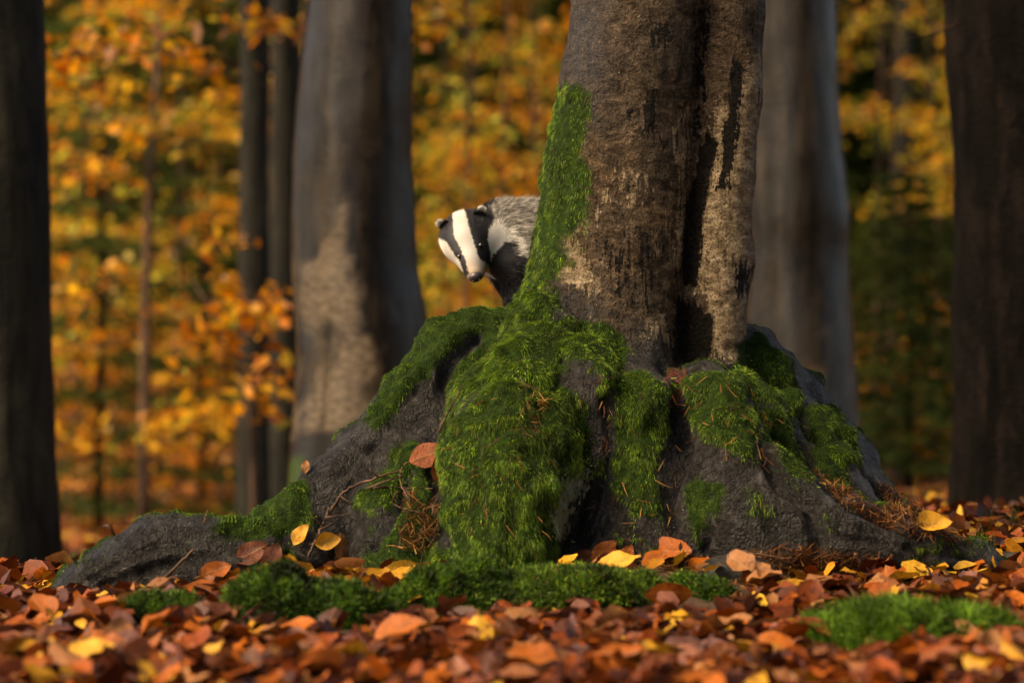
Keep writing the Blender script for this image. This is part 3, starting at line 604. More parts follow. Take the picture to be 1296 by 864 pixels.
for k, (px_, d, h, sp, n, pal) in enumerate([(95, 22, 6, 1.7, 30, GN), (262, 24, 6.5, 1.8, 30, YE), (150, 27, 7, 2, 30, GN), (585, 17.5, 5.5, 1.3, 28, OR), (665, 21, 6, 1.7, 32, YE), (560, 25, 6.5, 1.8, 30, GN), (720, 26, 6.5, 1.9, 26, OR), (640, 29, 7.5, 2.2, 26, GN),
        (640, 19.5, 5.5, 1.3, 20, GN), (600, 27, 6, 1.6, 22, GN), (215, 21, 5.5, 1.3, 18, GN), (1130, 19, 5, 1.0, 18, YE), (1105, 21, 6, 1.4, 20, YE), (1185, 25, 7, 1.6, 22, GN), (1140, 30, 8, 2, 24, GN), (20, 25, 6.5, 2, 24, OR), (440, 24, 6, 1.8, 20, YE), (300, 31, 8, 2.2, 24, OR), (1270, 24, 6, 1.6, 18, YE), (900, 24, 6, 1.8, 16, YE)]):
    gap = 'between the olive trunk and the slim pair' if px_ < 300 else 'behind the slim pair of trunks' if px_ < 480 else 'behind the badger' if px_ < 760 else 'behind the old twin-stemmed beech' if px_ < 1000 else 'between the bumpy beech and the scaly trunk'
    sapling(f"{'tall' if h > 6.2 else 'low'} {'orange' if pal is OR else 'golden yellow' if pal is YE else 'green-gold'} beech sapling in the undergrowth {gap}", px_, d, h, sp, n, 20+k, z0=2.0 if px_ > 1000 else 1.3 if px_ < 480 else .4, pal=pal)
for k in range(14):                                     # more saplings either side, outside the picture
    px_ = (-1)**k*(900+110*k)+648; d = random.uniform(15, 26)
    sapling('golden beech sapling standing off to the side of the trunks', px_, d, random.uniform(4, 6.5), 1.6, 26, 940+k, z0=.4, pal=(OR, YE, GN)[k % 3], group='outlying golden saplings')
for k, (px_, d, h, sp) in enumerate([(110, 23, 1.9, 1.0), (210, 26, 2.1, 1.1), (275, 21, 1.6, .9), (160, 20, 1.5, .9), (85, 21, 1.7, .9), (235, 23, 1.9, 1.0), (60, 28, 1.8, 1.1), (1120, 22, 1.3, .9), (1175, 26, 1.7, 1.0), (1090, 30, 1.8, 1.1), (160, 31, 1.9, 1.2)]):
    sapling(f"knee-high russet beech seedling {'between the olive trunk and the slim pair' if px_ < 300 else 'between the bumpy beech and the scaly trunk'}", px_, d, h, sp, 12, 900+k, z0=.15, pal=(.4, .1, .5, 0, 0), group='russet seedlings')
sapling('tall thin beech sapling with orange sprays high beside the olive trunk', -70, 13.2, 5.5, 1.7, 16, 60, z0=2.0, pal=OR, group=None)
sapling('tall thin beech sapling reaching orange leaves over the slim pair of trunks', 400, 15.0, 5.5, 1.2, 14, 61, z0=2.45, pal=OR, group=None)
SPR = np.array([(.014, .03, .006), (.025, .048, .008), (.05, .075, .012), (.09, .10, .016)])
def spruce(label, px, d, h, spread, seed, n=22, z0=.3, group='young spruces'):
    r = np.random.default_rng(seed); x = (px-648)/F*d; z = float(ground_z(x, d)); o = empty('spruce_sapling', (x, d, z), label, 'conifer', group)
    v, f = tube(smooth_path([(0, 0, -.1), (.02, 0, h*.5), (0, 0, h)], 10), np.linspace(.035, .005, 10), 8); obj('trunk', mesh('trunk', v, f, M_SPRUCE), o)
    R, D, TW = [], [], []
    for w in range(n):
        hz = z0+(h-z0)*w/n; L = spread*(1-hz/h)+.12
        for b in range(6):
            az = b*1.047+r.random(); dr = np.array((math.cos(az), math.sin(az), -.18)); s = np.array((0, 0, hz)); e = s+dr*L; TW.append(tube(np.array([s, e]), np.array((.006, .002)), 3, cap=False))
            m2 = int(90*L)+10; t = r.random(m2)**.7; side = np.array((-dr[1], dr[0], 0)); lat = (1-t)*L*.45*r.uniform(-1, 1, m2)
            R.append(s+dr*L*t[:, None]+side*lat[:, None]+np.array((0, 0, -1))*np.abs(lat)[:, None]*.3)
            D.append(dr*.6+side*np.sign(lat)[:, None]*.7+r.normal(size=(m2, 3))*.3+np.array((0, 0, -.25)))
    R, D = np.vstack(R), np.vstack(D); m2 = len(R); col = SPR[r.integers(0, 4, m2)]*(.6+.8*r.random((m2, 1)))
    v, f, c = blades(R, D, .06+.06*r.random(m2), .012+.01*r.random(m2), col, seed=seed+1); obj('crown', mesh('crown', v, f, M_CONIFER, c), o)
    v, f = join(TW); obj('branch', mesh('branch', v, f, M_TWIG), o, kind='stuff')
for k, (px_, d, h, sp) in enumerate([(125, 19.5, 5.8, .9), (255, 21.5, 6.2, .9), (120, 29, 5.5, 1.5), (240, 33, 7, 1.6), (610, 31, 6, 1.6), (690, 34, 7, 1.7), (1170, 28, 3.6, 1.0), (1110, 26, 2.6, .9), (40, 33, 7, 1.6), (1230, 33, 6, 1.5), (190, 34, 6, 1.6), (560, 33, 6, 1.6)]):
    gap = 'beyond the olive trunk and the slim pair' if px_ < 300 else 'far behind the badger' if px_ < 760 else 'beyond the bumpy beech and the scaly trunk'
    spruce(f"{'tall' if h > 8 else 'mid-sized' if h > 5 else 'low'} dark green spruce {gap}", px_, d, h, sp, 80+k)
spruce('young spruce with a dark thin stem, between the bumpy beech and the scaly trunk', 1148, 17.5, 2.1, .55, 99, group=None)

# ------------------------------------------------------------------ badger
HC = P(594, 316, 7.62)
pit, yaw, rol = math.radians(50), math.radians(-10), math.radians(25)
f0, u0, r0 = np.array((0, -math.cos(pit), -math.sin(pit))), np.array((0, -math.sin(pit), math.cos(pit))), np.array((1., 0, 0))
Rm = lambda ax, a: np.array(Matrix.Rotation(a, 3, Vector(ax)))
Ry = Rm((0, -1, 0), rol)                                # roll seen from the camera, counter-clockwise
f1 = Rm(u0, 0)@f0*math.cos(yaw)+r0*math.sin(yaw); r1 = r0*math.cos(yaw)-f0*math.sin(yaw)
fx, rx, ux = Ry@f1, Ry@r1, Ry@u0
def hd(a, b, c): return HC+fx*a+rx*b+ux*c
B = SDF()
def cap(p, q, r1_, r2_, k=.03, grp=0): B.chain([(*p, r1_), (*q, r2_)], k, grp)
cap(hd(-.055, 0, -.004), hd(-.025, 0, -.002), .052, .05)                         # skull
for s in (-1, 1): cap(hd(-.055, s*(.028 if s > 0 else .021), -.014), hd(-.012, s*(.022 if s > 0 else .018), -.012), .036, .03)     # cheeks
cap(hd(-.02, 0, .0), hd(.035, 0, -.006), .042, .031); cap(hd(.035, 0, -.006), hd(.076, 0, -.011), .031, .0225)   # snout
cap(hd(-.02, 0, -.028), hd(.066, 0, -.024), .026, .0125)                                 # jaw
for s in (-1, 1): cap(hd(-.004, s*.026, .020), hd(.014, s*.027, .019), .015, .012, .012)   # brow
SH = P(676, 314, 7.76); HIP = P(818, 332, 7.86); NK = hd(-.09, .0, -.02)
cap(hd(-.06, 0, -.012), (NK+SH)/2, .062, .088, .05); cap((NK+SH)/2, SH, .088, .115, .05)
cap(SH, (SH*.6+HIP*.4), .118, .145, .05); cap((SH*.6+HIP*.4), HIP, .145, .125, .05)
cap(SH+np.array((-.01, -.02, -.05)), P(652, 338, 7.69), .085, .06, .05)
def groundpt(x, y):
    l, n, i, d = bvh.ray_cast(Vector((x, y, 1.1)), Vector((0, 0, -1))); return np.array(l)
FEET = []
for px_, d, top in ((655, 7.68, P(660, 335, 7.70)), (690, 7.86, P(690, 335, 7.84)), (808, 7.80, P(815, 350, 7.80)), (840, 7.98, P(830, 350, 7.95))):
    x = (px_-648)/F*d; g_ = groundpt(x, d); FEET.append(g_); mid = (top+g_)/2+np.array((.012, .01, 0))
    cap(top, mid, .06, .042, .04); cap(mid, g_+np.array((0, 0, .03)), .042, .034, .03); cap(g_+np.array((0, 0, .024)), g_+np.array((-.04, -.03, .022)), .03, .022, .02)
cap(HIP+np.array((.08, 0, -.03)), HIP+np.array((.13, .03, -.13)), .04, .02, .04)
bv, bq, bn = B.build(np.minimum(HC-.16, (HC[0]-.16, 7.4, .6)), (HIP[0]+.3, 8.15, 1.15), .004)
def fur_colour(p, r):
    q = p-HC; a, b, c = q@fx, q@rx, q@ux; n = len(p); jit = r.normal(size=n)
    phi = np.degrees(np.arctan2(np.abs(b), c+.008-.01*sm(a, .0, .07)))+3*jit
    white = np.array((.66, .63, .58)); black = np.array((.012, .011, .014))
    wlim = np.interp(a, [-.12, -.06, 0, .04, .07, .09], [22, 24, 26, 33, 52, 90]); blim = np.interp(a, [-.12, -.07, -.03, 0, .03, .055, .075, .09], [70, 74, 78, 80, 80, 74, 60, 90])
    chk = np.interp(a, [-.13, -.08, 0, .06, .09], [118, 128, 128, 150, 180])
    col = np.where((phi < wlim)[:, None], white, np.where((phi < blim)[:, None], black, np.where((phi < chk)[:, None], white*.97, black)))
    tanm = sm(a, .045, .08)[:, None]*(phi < 120)[:, None]; col = col*(1-tanm)+np.where(col > .3, col*np.array((.88, .74, .62)), col)*tanm
    t = r.random(n)[:, None]
    grey = np.where(t < .36, (.045, .04, .038), np.where(t < .74, (.20, .18, .155), (.52, .48, .42)))
    # body: grey back, black chest, throat and legs
    hs = SH-HC; tn_ = (q@hs)/(hs@hs)+.03*jit
    down = p[:, 2]-(SH[2]-.045)+.014*jit
    brown = np.array((.03, .02, .016)); body = np.where((down < -.03)[:, None], black*(1+.8*(t > .8)), np.where((down < 0)[:, None], grey*.35+brown*.5, grey))
    col = np.where((tn_ > .32)[:, None], body, col)
    # coat pattern of the side that shows: outlines of the white and black fields
    X_, Y_ = project(p); jj = np.where((X_ > 640) | (Y_ > 345), 7, 2.2); X_ = (X_-520)*4.8+jj*r.normal(size=n); Y_ = (Y_-220)*4.8+jj*r.normal(size=n)
    cls = np.array([inpoly(X_, Y_, poly, 300.) for k_, poly in COAT]); best = np.array([k_ for k_, poly in COAT])[cls.argmax(0)]
    tanned = white*(1-(sm(Y_, 470, 620)*sm(np.abs(X_-410), 110, 50))[:, None]*np.array((.12, .34, .5)))
    pick = np.where((best == 0)[:, None], tanned, np.where((best == 1)[:, None], black, np.where((Y_ > 470)[:, None] & (r.random((n, 1)) < .8), body*.35, grey)))
    side = (p[:, 1] < HC[1]+.13)[:, None]
    return np.where(side, pick, col), a, b, c
COAT = [(0, [(255, 320), (300, 258), (335, 252), (352, 320), (384, 420), (418, 520), (468, 565), (485, 620), (440, 670), (380, 660), (345, 590), (330, 520), (290, 430), (260, 370)]),
    (1, [(335, 252), (400, 215), (470, 205), (500, 250), (512, 285), (470, 340), (464, 400), (482, 470), (484, 545), (418, 515), (384, 420), (352, 320)]),
    (1, [(185, 340), (240, 295), (262, 310), (262, 380), (290, 430), (334, 520), (356, 612), (318, 588), (296, 530), (250, 472), (222, 420), (190, 380)]),
    (0, [(205, 420), (222, 420), (250, 470), (296, 530), (318, 588), (280, 590), (240, 550), (210, 490)]),
    (0, [(484, 545), (482, 470), (466, 400), (475, 345), (512, 300), (545, 298), (600, 345), (645, 410), (655, 475), (640, 490), (605, 415), (582, 405), (540, 450), (500, 490), (485, 540)]),
    (1, [(485, 540), (500, 490), (540, 450), (582, 405), (605, 415), (640, 490), (720, 590), (720, 800), (640, 800), (600, 690), (520, 640), (490, 660), (478, 610)]),
    (2, [(470, 205), (560, 195), (700, 150), (850, 150), (850, 560), (720, 575), (640, 490), (655, 475), (645, 410), (600, 345), (545, 298), (512, 285), (500, 250)])]
bbvh = BVHTree.FromPolygons([tuple(a) for a in bv], [tuple(map(int, a)) for a in bq]); EYES = {s: hit(x_, y_, bbvh)[0] for s, x_, y_ in ((1, 608.5, 310.6), (-1, 581.5, 324.8))}
r_ = np.random.default_rng(77); bcol, *_ = fur_colour(bv, r_)
bb = np.array((HIP[0]*.4+SH[0]*.6, 7.82, float(FEET[0][2])))
badger = empty('badger', bb, 'badger with black and white striped face peering from behind the mossy trunk', 'badger')
obj('body', mesh('body', bv-bb, bq, M_FUR, bcol*.55), badger)
btri = np.concatenate([bq[:, [0, 1, 2]], bq[:, [0, 2, 3]]])
hidden = bv[btri[:, 0], 0] > SH[0]+.12
k, p, bc = scatter(bv, btri, np.where(hidden, .12, np.where(bv[btri[:, 0], 0] < HC[0]+.09, 2.4, 1.)), 150000, 5); nn = unit((bn[btri[k]]*bc[..., None]).sum(1))
col, a, b, c = fur_colour(p, r_); hs_ = SH-HC; onh = 1-sm(((p-HC)@hs_)/(hs_@hs_), .25, .5)
flow_h = -fx[None]+rx[None]*np.sign(b)[:, None]*.35*sm(-c, -.02, .03)[:, None]-ux*.15; flow_b = np.array((.95, .1, -.38))
flow = flow_h*onh[:, None]+flow_b*(1-onh[:, None]); flow = unit(flow-nn*(flow*nn).sum(1, keepdims=True))
L = (.030+.012*r_.random(len(p)))*(1-onh)+(.0038+.012*sm(-a, -.01, .06)+.0015*r_.random(len(p)))*onh; L = L*np.where(a > .06, .55, 1)
keep = np.ones(len(p), bool)
for s in (-1, 1): keep &= np.linalg.norm(p-EYES[s]-fx*.003, axis=1) > .0078
keep &= ~((a > .088) & (np.abs(b) < .017))
lift = np.where(onh > .5, .16, .26)[:, None]
d_ = flow+nn*lift+r_.normal(size=p.shape)*.10
v, f, cc = blades((p-nn*.002)[keep], d_[keep], L[keep], (.0006+.0007*(1-onh))[keep], col[keep], seed=9)
# long body hairs: dark lower half, pale tip
obj('fur', mesh('fur', v-bb, f, M_FUR, cc), badger)
def blob(c, rad, ax, mat, name, parent, off, seg=14, nz=0., seed=0):
    th = np.linspace(0, np.pi, seg)[:, None]; ph = np.linspace(0, 2*np.pi, seg*2, endpoint=False)[None]
    loc = np.stack([np.sin(th)*np.cos(ph), np.sin(th)*np.sin(ph), np.cos(th)+0*ph], -1).reshape(-1, 3)
    if nz: loc = loc*(1+nz*fbm(loc*1.7+seed, 3, seed))[:, None]
    v = np.asarray(c)+(loc*np.array(rad))@np.array(ax); i = np.arange(seg-1)[:, None]*(2*seg); j = np.arange(2*seg)[None]; kk = (j+1) % (2*seg)
    q = np.stack([i+j, i+2*seg+j, i+2*seg+kk, i+kk], -1).reshape(-1, 4)
    return obj(name, mesh(name, v-np.asarray(off), q, mat), parent)
AX = [fx, rx, ux]
nose = blob(hd(.0945, 0, -.0085), (.013, .0195, .0155), AX, M_NOSE, 'nose', badger, bb)
for s in (-1, 1):
    blob(hd(.1055, s*.0085, -.0105), (.003, .004, .003), AX, M_EYE, 'nostril', nose, bb)
    blob(EYES[s]-fx*.001, (.0066, .0066, .0062), AX, M_EYE, 'eye', badger, bb)
# ears: black cup with white rim
for s in (-1, 1):
    ec = hd(-.064, .046 if s > 0 else -.038, .034); th = np.linspace(-1.25, 1.25, 13); rows = []
    up_ = unit(ux*.75+rx*s*.62-fx*.25); sd_ = unit(np.cross(up_, fx)); fw = unit(np.cross(sd_, up_)); fw = fw if fw@fx > 0 else -fw
    for k2, hgt in enumerate(np.linspace(0, 1, 6)):
        w = .019*math.cos(hgt*1.15); rows.append(ec+up_*hgt*.034+sd_*(np.sin(th)*w)[:, None]-fw*(np.cos(th)*w*.55)[:, None])
    v = np.vstack(rows); nr = 13; i = (np.arange(5)[:, None]*nr+np.arange(12)[None]).ravel(); q = np.stack([i, i+1, i+nr+1, i+nr], 1)
    v2 = v-fw*.004; edge = np.zeros(len(v)); edge[5*nr:] = 1; edge[4*nr:5*nr] = .7
    cE = np.where((edge > .4)[:, None], (.68, .65, .6), (.014, .013, .015))
    ear = obj('ear', mesh('ear', np.vstack([v, v2])-bb, np.vstack([q, q[:, ::-1]+len(v)]), M_FUR, np.vstack([cE, cE])), badger)
    tr = np.concatenate([q[:, [0, 1, 2]], q[:, [0, 2, 3]]]); k2, p2, bc2 = scatter(v, tr, np.ones(len(tr)), 3500, 7+s); r2 = np.random.default_rng(5)
    e2 = (edge[tr[k2]]*bc2).sum(1)+.12*r2.normal(size=len(p2)); c2 = np.where((e2 > .42)[:, None], (.74, .71, .66), (.014, .013, .016))
    v3, f3, c3 = blades(p2-fw*.003*r2.random((len(p2), 1)), up_+r2.normal(size=p2.shape)*.35, .004+.005*r2.random(len(p2)), np.full(len(p2), .0009), c2, seed=8); obj('ear_fur', mesh('ear_fur', v3-bb, f3, M_FUR, c3), ear)
for k2 in range(3):
    s = 1; p0 = hd(.074+.006*random.random(), s*.016, -.016-.006*random.random()); dd = unit(rx*s*.8+fx*random.uniform(-.2, .5)-ux*random.uniform(.3, .8))
    L2 = random.uniform(.03, .05); v, f = tube(smooth_path([p0, p0+dd*L2*.5, p0+dd*L2+np.array((0, 0, -.006))], 6)-bb, np.linspace(.00035, .00015, 6), 4); obj('whisker', mesh('whisker', v, f, M_WHISK), badger)

# ------------------------------------------------------------------ stones, moss cushions
def stone(px, py, rad, label, mossy=0, seed=0):
    p, n = hit(px, py, gbvh); o = blob((0, 0, 0), rad, np.eye(3), M_STONE, 'stone', None, (0, 0, 0), 18, .13, seed); o.location = p; return tag(o, label, 'stone')
stone(932, 733, (.098, .075, .062), 'dark rounded stone at the foot of the grey buttress root', seed=1)
stone(620, 727, (.036, .034, .046), 'small purplish stone poking out of the moss below the green buttress', seed=2)
stone(694, 752, (.03, .03, .036), 'small brown upright stone between two moss cushions', seed=3)
stone(1290, 712, (.06, .05, .035), 'flat dark stone in the grass below the scaly trunk', seed=4)
CUSH = []
def cushion(px, py, lobes, label, seed, n, bl=(.008, .018), shade=0., pr=(.3, .36, .22, .08, .02, .02)):
    p0, _ = hit(px, py, gbvh); VV, QQ = [], []; o = 0; r = np.random.default_rng(seed)
    Sx = SDF()
    for dx, dy, rad in lobes: Sx.ell((p0[0]+dx, p0[1]+dy, float(ground_z(p0[0]+dx, p0[1]+dy))-.012), rad, .03)
    lo = np.min([q[1]-q[2] for q in Sx.pr], 0)-.03; hi = np.max([q[1]+q[2] for q in Sx.pr], 0)+.03
    v, q, n_ = Sx.build(lo, hi, .01); v = v+n_*(.016*fbm(v*16, 3, seed)+.008*noise(v*45, seed))[:, None]; n_ = vnormals(v, q)
    CUSH.extend((q_[1][0], q_[1][1], q_[2][0]) for q_ in Sx.pr)
    root = empty('moss_cushion', p0, label, 'moss'); base_ = np.array(root.location)
    obj('cushion', mesh('cushion', v-base_, q, M_BARK, attrs={'moss': np.ones(len(v)), **{k: np.zeros(len(v)) for k in ('dark', 'pale', 'blue', 'rust', 'stem', 'crust')}}), root)
    tr = np.concatenate([q[:, [0, 1, 2]], q[:, [0, 2, 3]]]); k, p, bc = scatter(v, tr, np.where(n_[tr[:, 0], 2] > -.1, 1., .02), n, seed+1); nn = unit((n_[tr[k]]*bc[..., None]).sum(1))
    # star-shaped shoots: several blades share a tip
    ns = n//6; sh = p[:ns]; idx = r.integers(0, ns, n); p = sh[idx]+r.normal(size=(n, 3))*.0012; nn = nn[:ns][idx]; up = unit(nn+np.array((0, 0, .5)))
    hgt = (bl[0]*.5+bl[1]*r.random(ns))[idx]; d = up*.55+r.normal(size=(n, 3))*.55
    v2, f2, c2 = blades(p+up*(hgt*r.random(n))[:, None], d, bl[0]+(bl[1]-bl[0])*r.random(n), .0016+.0012*r.random(n), greens(p, seed+2, shade, pr), seed=seed+3)
    obj('shoots', mesh('shoots', v2-base_, f2, M_STRAND, c2), root, kind='stuff')
cushion(352, 790, [(0, 0, (.098, .09, .125)), (.13, -.01, (.085, .075, .09)), (.06, .03, (.08, .06, .09)), (-.07, .02, (.05, .05, .07)), (.2, .02, (.04, .04, .05))], 'large domed moss cushion with two lobes rising from the leaves by the long root', 500, 30000)
cushion(192, 785, [(0, 0, (.06, .055, .075)), (.055, .01, (.045, .04, .055))], 'small moss cushion in the leaves before the long root', 510, 9000)
cushion(552, 775, [(0, 0, (.105, .09, .10)), (.07, .08, (.09, .08, .10)), (-.08, -.02, (.06, .05, .05)), (.1, -.01, (.05, .05, .05))], 'dark moss cushion at the foot of the green buttress', 520, 32000, shade=-.1)
cushion(735, 765, [(0, 0, (.14, .08, .08)), (-.11, .0, (.08, .06, .07)), (.0, .14, (.2, .08, .05))], 'low flat moss mat with brown needles below the lichen hollow', 530, 30000, (.008, .02), .1, (.2, .28, .26, .14, .04, .08))
cushion(1140, 812, [(-.02, 0, (.15, .11, .075)), (.13, .02, (.11, .08, .05)), (-.14, .01, (.07, .07, .05)), (.04, -.04, (.08, .06, .04))], 'bright moss tuft standing alone in the leaves below the thick grey root', 540, 32000, (.012, .03), .25, (.1, .3, .4, .18, .02, 0))
cushion(905, 752, [(0, 0, (.05, .04, .042)), (-.06, .05, (.05, .04, .03))], 'small moss cushion leaning against the dark rounded stone', 550, 11000)
cushion(95, 722, [(0, 0, (.06, .05, .04))], 'small moss clump behind the tip of the long root', 560, 6000, (.012, .03))
cushion(640, 745, [(0, 0, (.09, .06, .03)), (.08, .03, (.06, .05, .03))], 'thin moss patch round the small purplish stone', 570, 14000)
cushion(1195, 712, [(0, 0, (.06, .04, .025))], 'thin moss patch along the end of the thick grey root', 580, 7000)

# ------------------------------------------------------------------ fallen leaves
def leaf_shape(seed, rows=8, cols=4, L=1., W=.62):
    r = random.Random(seed); curl, fold, wav = r.uniform(-.5, .7), r.uniform(-.1, .55), r.uniform(.02, .07); tw_ = r.uniform(-.5, .5); ph = r.random()*6; v = []
    cup = r.uniform(-.4, .6)
    for i in range(rows):
        t = i/(rows-1); w = W*.5*(math.sin(math.pi*min(1, t*.96+.02)**.82)**.8); w *= 1+.05*math.sin(9*t+ph)
        for j in range(cols+1):
            s = -1+2*j/cols; y = s*w; z = fold*abs(y)+wav*math.sin(t*11+ph+2*s)*abs(s)+cup*y*y+tw_*y*(t-.5)
            a = curl*(t-.5); x = (math.sin(a)/curl if abs(curl) > .02 else t-.5); z += (1-math.cos(a))/curl if abs(curl) > .02 else 0
            v.append((x*L, y*L, z*L))
    v = np.array(v); n = cols+1; i = (np.arange(rows-1)[:, None]*n+np.arange(cols)[None]).ravel(); q = np.stack([i, i+n, i+n+1, i+1], 1)
    st = tube(smooth_path([(-.5*L, 0, v[cols//2, 2]), (-.58, .01, v[cols//2, 2]+.02), (-.68, .04*r.uniform(-1, 1), v[cols//2, 2]+.05*r.uniform(-1, 1))], 3), np.array((.012, .01, .009)), 3, cap=False)
    return v, q, st
PAL = {'rust': [(.095, .02, .005), (.14, .03, .006), (.065, .015, .005)], 'orange': [(.27, .058, .005), (.34, .085, .007), (.20, .038, .005)], 'tan': [(.29, .115, .038), (.34, .15, .055), (.23, .08, .03)],
    'yellow': [(.48, .23, .02), (.54, .29, .03), (.42, .17, .015)], 'purple': [(.085, .03, .026), (.12, .046, .04), (.06, .02, .018)], 'pink': [(.22, .085, .05), (.27, .105, .07), (.18, .062, .04)]}
PAL = {k: [tuple(x*(.9 if k == 'yellow' else .78) for x in c) for c in v] for k, v in PAL.items()}
def leaf_mat(name, c):
    m, nt, out = newmat(name); g = NT(nt); co = g.coord((1, 1, 0)); sx = g.n('ShaderNodeSeparateXYZ'); tc = g.n('ShaderNodeTexCoord'); g.l(tc.outputs['Object'], sx.inputs[0])
    oi = g.n('ShaderNodeObjectInfo').outputs['Random']; col = g.ramp(oi, [(0, c[0]), (.5, c[1]), (1, c[2])])
    ay = g.math('ABSOLUTE', sx.outputs[1]); w = g.math('FRACT', g.math('MULTIPLY', g.math('SUBTRACT', sx.outputs[0], g.math('MULTIPLY', ay, .75)), 9.)); vein = g.math('LESS_THAN', w, .14)
    mid = g.math('LESS_THAN', ay, .013); line = g.math('MAXIMUM', g.math('MULTIPLY', vein, .22), g.math('MULTIPLY', mid, .4)); col = g.mix(line, col, (.3, .17, .06))
    nz = g.noise(g.coord(), 5, 5, .7); col = g.mix(.8, col, g.ramp(nz, [(.34, (.4, .32, .28)), (.5, (.95, .95, .95)), (.7, (1.3, 1.15, .95))]), 'MULTIPLY')
    b = g.bsdf(col, .52, .25, g.math('ADD', w, g.math('MULTIPLY', nz, 2.)), .35, .02); t = g.n('ShaderNodeBsdfTranslucent'); g.l(col, t.inputs[0]); x = g.n('ShaderNodeMixShader'); x.inputs[0].default_value = .12
    g.l(b, x.inputs[1]); g.l(t.outputs[0], x.inputs[2]); g.l(x.outputs[0], out.inputs[0]); return m
LM = {k: leaf_mat(k+'_leaf', c) for k, c in PAL.items()}
SHAPES = [leaf_shape(k) for k in range(16)]; LMESH = {}
def lmesh(colour, k):
    if (colour, k) not in LMESH:
        v, q, (sv, sf) = SHAPES[k]; LMESH[colour, k] = mesh('leaf', np.vstack([v, sv]), [np.vstack([q]+[f+len(v) for f in sf if f.shape[1] == 4])], LM[colour])
    return LMESH[colour, k]
NAMES = {'rust': 'rust-brown', 'orange': 'bright orange', 'tan': 'pale tan', 'yellow': 'yellow', 'purple': 'dark purplish', 'pink': 'dull pinkish'}
lr = np.random.default_rng(42); N = 21000
ly = 3.7+6.3*lr.random(N)**1.1; lx = (lr.random(N)*2-1)*(.35+.215*ly)+.05
lx2 = lr.random(N)
lz = ground_z(lx, ly); pts = np.stack([lx, ly, lz+.03], 1)
qx, qy = project(np.stack([lx, ly, lz], 1))
dens = np.ones(N); bare = inpoly(qx, qy, [(450, 690), (600, 680), (940, 690), (1110, 700), (1080, 745), (930, 765), (700, 780), (520, 775), (440, 745)], 14); dens -= .80*bare
dens = np.where(ly > 7.7, .75, dens); treed = T.at(pts); okm = (treed > .012) & (lr.random(N) < dens)
for cx_, cy_, cr_ in CUSH: okm &= ~((np.abs(lx-cx_) < cr_*.85+.01) & (ly < cy_+.05) & (ly > cy_-.26-cr_*.4) & (lr.random(N) < .9))
lx, ly, lz, qx, qy = lx[okm], ly[okm], lz[okm], qx[okm], qy[okm]; N = len(lx)
layer = lr.random(N); size = (.05+.055*lr.random(N)); keys = list(PAL); pk = lr.choice(6, N, p=(.42, .29, .10, .05, .09, .05)); shp = lr.integers(0, 16, N)
nr_ = T.at(np.stack([lx, ly, lz+.03], 1)) < .28; pk = np.where(nr_ & (lr.random(N) < .22), 3, np.where(nr_ & (lr.random(N) < .15), 2, pk))
tilt = lr.normal(size=(N, 2))*np.array((.42, .42)); rz = lr.random(N)*6.283; flip = np.where(lr.random(N) < .4, np.pi, 0)
lz = lz+.004+.045*layer
def rot(i):
    return Matrix.Rotation(tilt[i, 0], 3, 'X') @ Matrix.Rotation(tilt[i, 1], 3, 'Y') @ Matrix.Rotation(rz[i], 3, 'Z') @ Matrix.Rotation(flip[i], 3, 'X')
inview = (qx > -10) & (qx < 1306) & (qy < 880) & (qy > 600)
score = np.where(inview, size/ly*(1+1.2*layer), 0); top300 = set(np.argsort(-score)[:275].tolist())
G_, GC = [], []; base_lv = [leaf_shape(900+k, rows=5, cols=2) for k in range(12)]
nv5 = len(base_lv[0][0]); q5 = base_lv[0][1]
rots = np.array([np.array(rot(i)) for i in range(N)])
rest = np.array([i for i in range(N) if i not in top300]); bs = np.stack([b[0] for b in base_lv])[shp[rest] % 12]
V = np.einsum('nij,nkj->nki', rots[rest], bs*size[rest][:, None, None])+np.stack([lx, ly, lz], 1)[rest][:, None]
Fq = (q5[None]+(np.arange(len(rest))*nv5)[:, None, None]).reshape(-1, 4)
pc = np.array([[PAL[k][j] for j in range(3)] for k in keys]); cc = pc[pk[rest], lr.integers(0, 3, len(rest))]*(.7+.6*lr.random((len(rest), 1)))
tag(obj('leaf_litter', mesh('leaf_litter', V.reshape(-1, 3), Fq, M_LITTER, np.repeat(cc, nv5, 0)), kind='stuff'), 'carpet of fallen russet and orange beech leaves round the tree', 'leaves')
LAND = [(60, 760, 'off the tip of the long root'), (200, 790, 'before the small moss cushion'), (360, 810, 'before the two-lobed moss cushion'), (550, 800, 'before the dark moss cushion'), (740, 790, 'before the low flat moss mat'), (920, 790, 'before the dark rounded stone'), (1140, 830, 'round the lone bright moss tuft'), (1280, 760, 'off the end of the thick grey root')]
for i in sorted(top300):
    o = obj('fallen_leaf', lmesh(keys[pk[i]], int(shp[i]))); o.matrix_world = Matrix.Translation((lx[i], ly[i], lz[i]+.006)) @ rot(i).to_4x4() @ Matrix.Scale(float(size[i]), 4)
    where = min(((abs(qx[i]-x_)+abs(qy[i]-y_)*.6, t_) for x_, y_, t_ in LAND))[1]
    tag(o, f"{'broad' if size[i] > .085 else 'small' if size[i] < .068 else 'mid-sized'} {NAMES[keys[pk[i]]]} fallen beech leaf, {'face down' if flip[i] else 'face up'}, {where}", 'leaf', 'loose leaves on the leaf carpet')
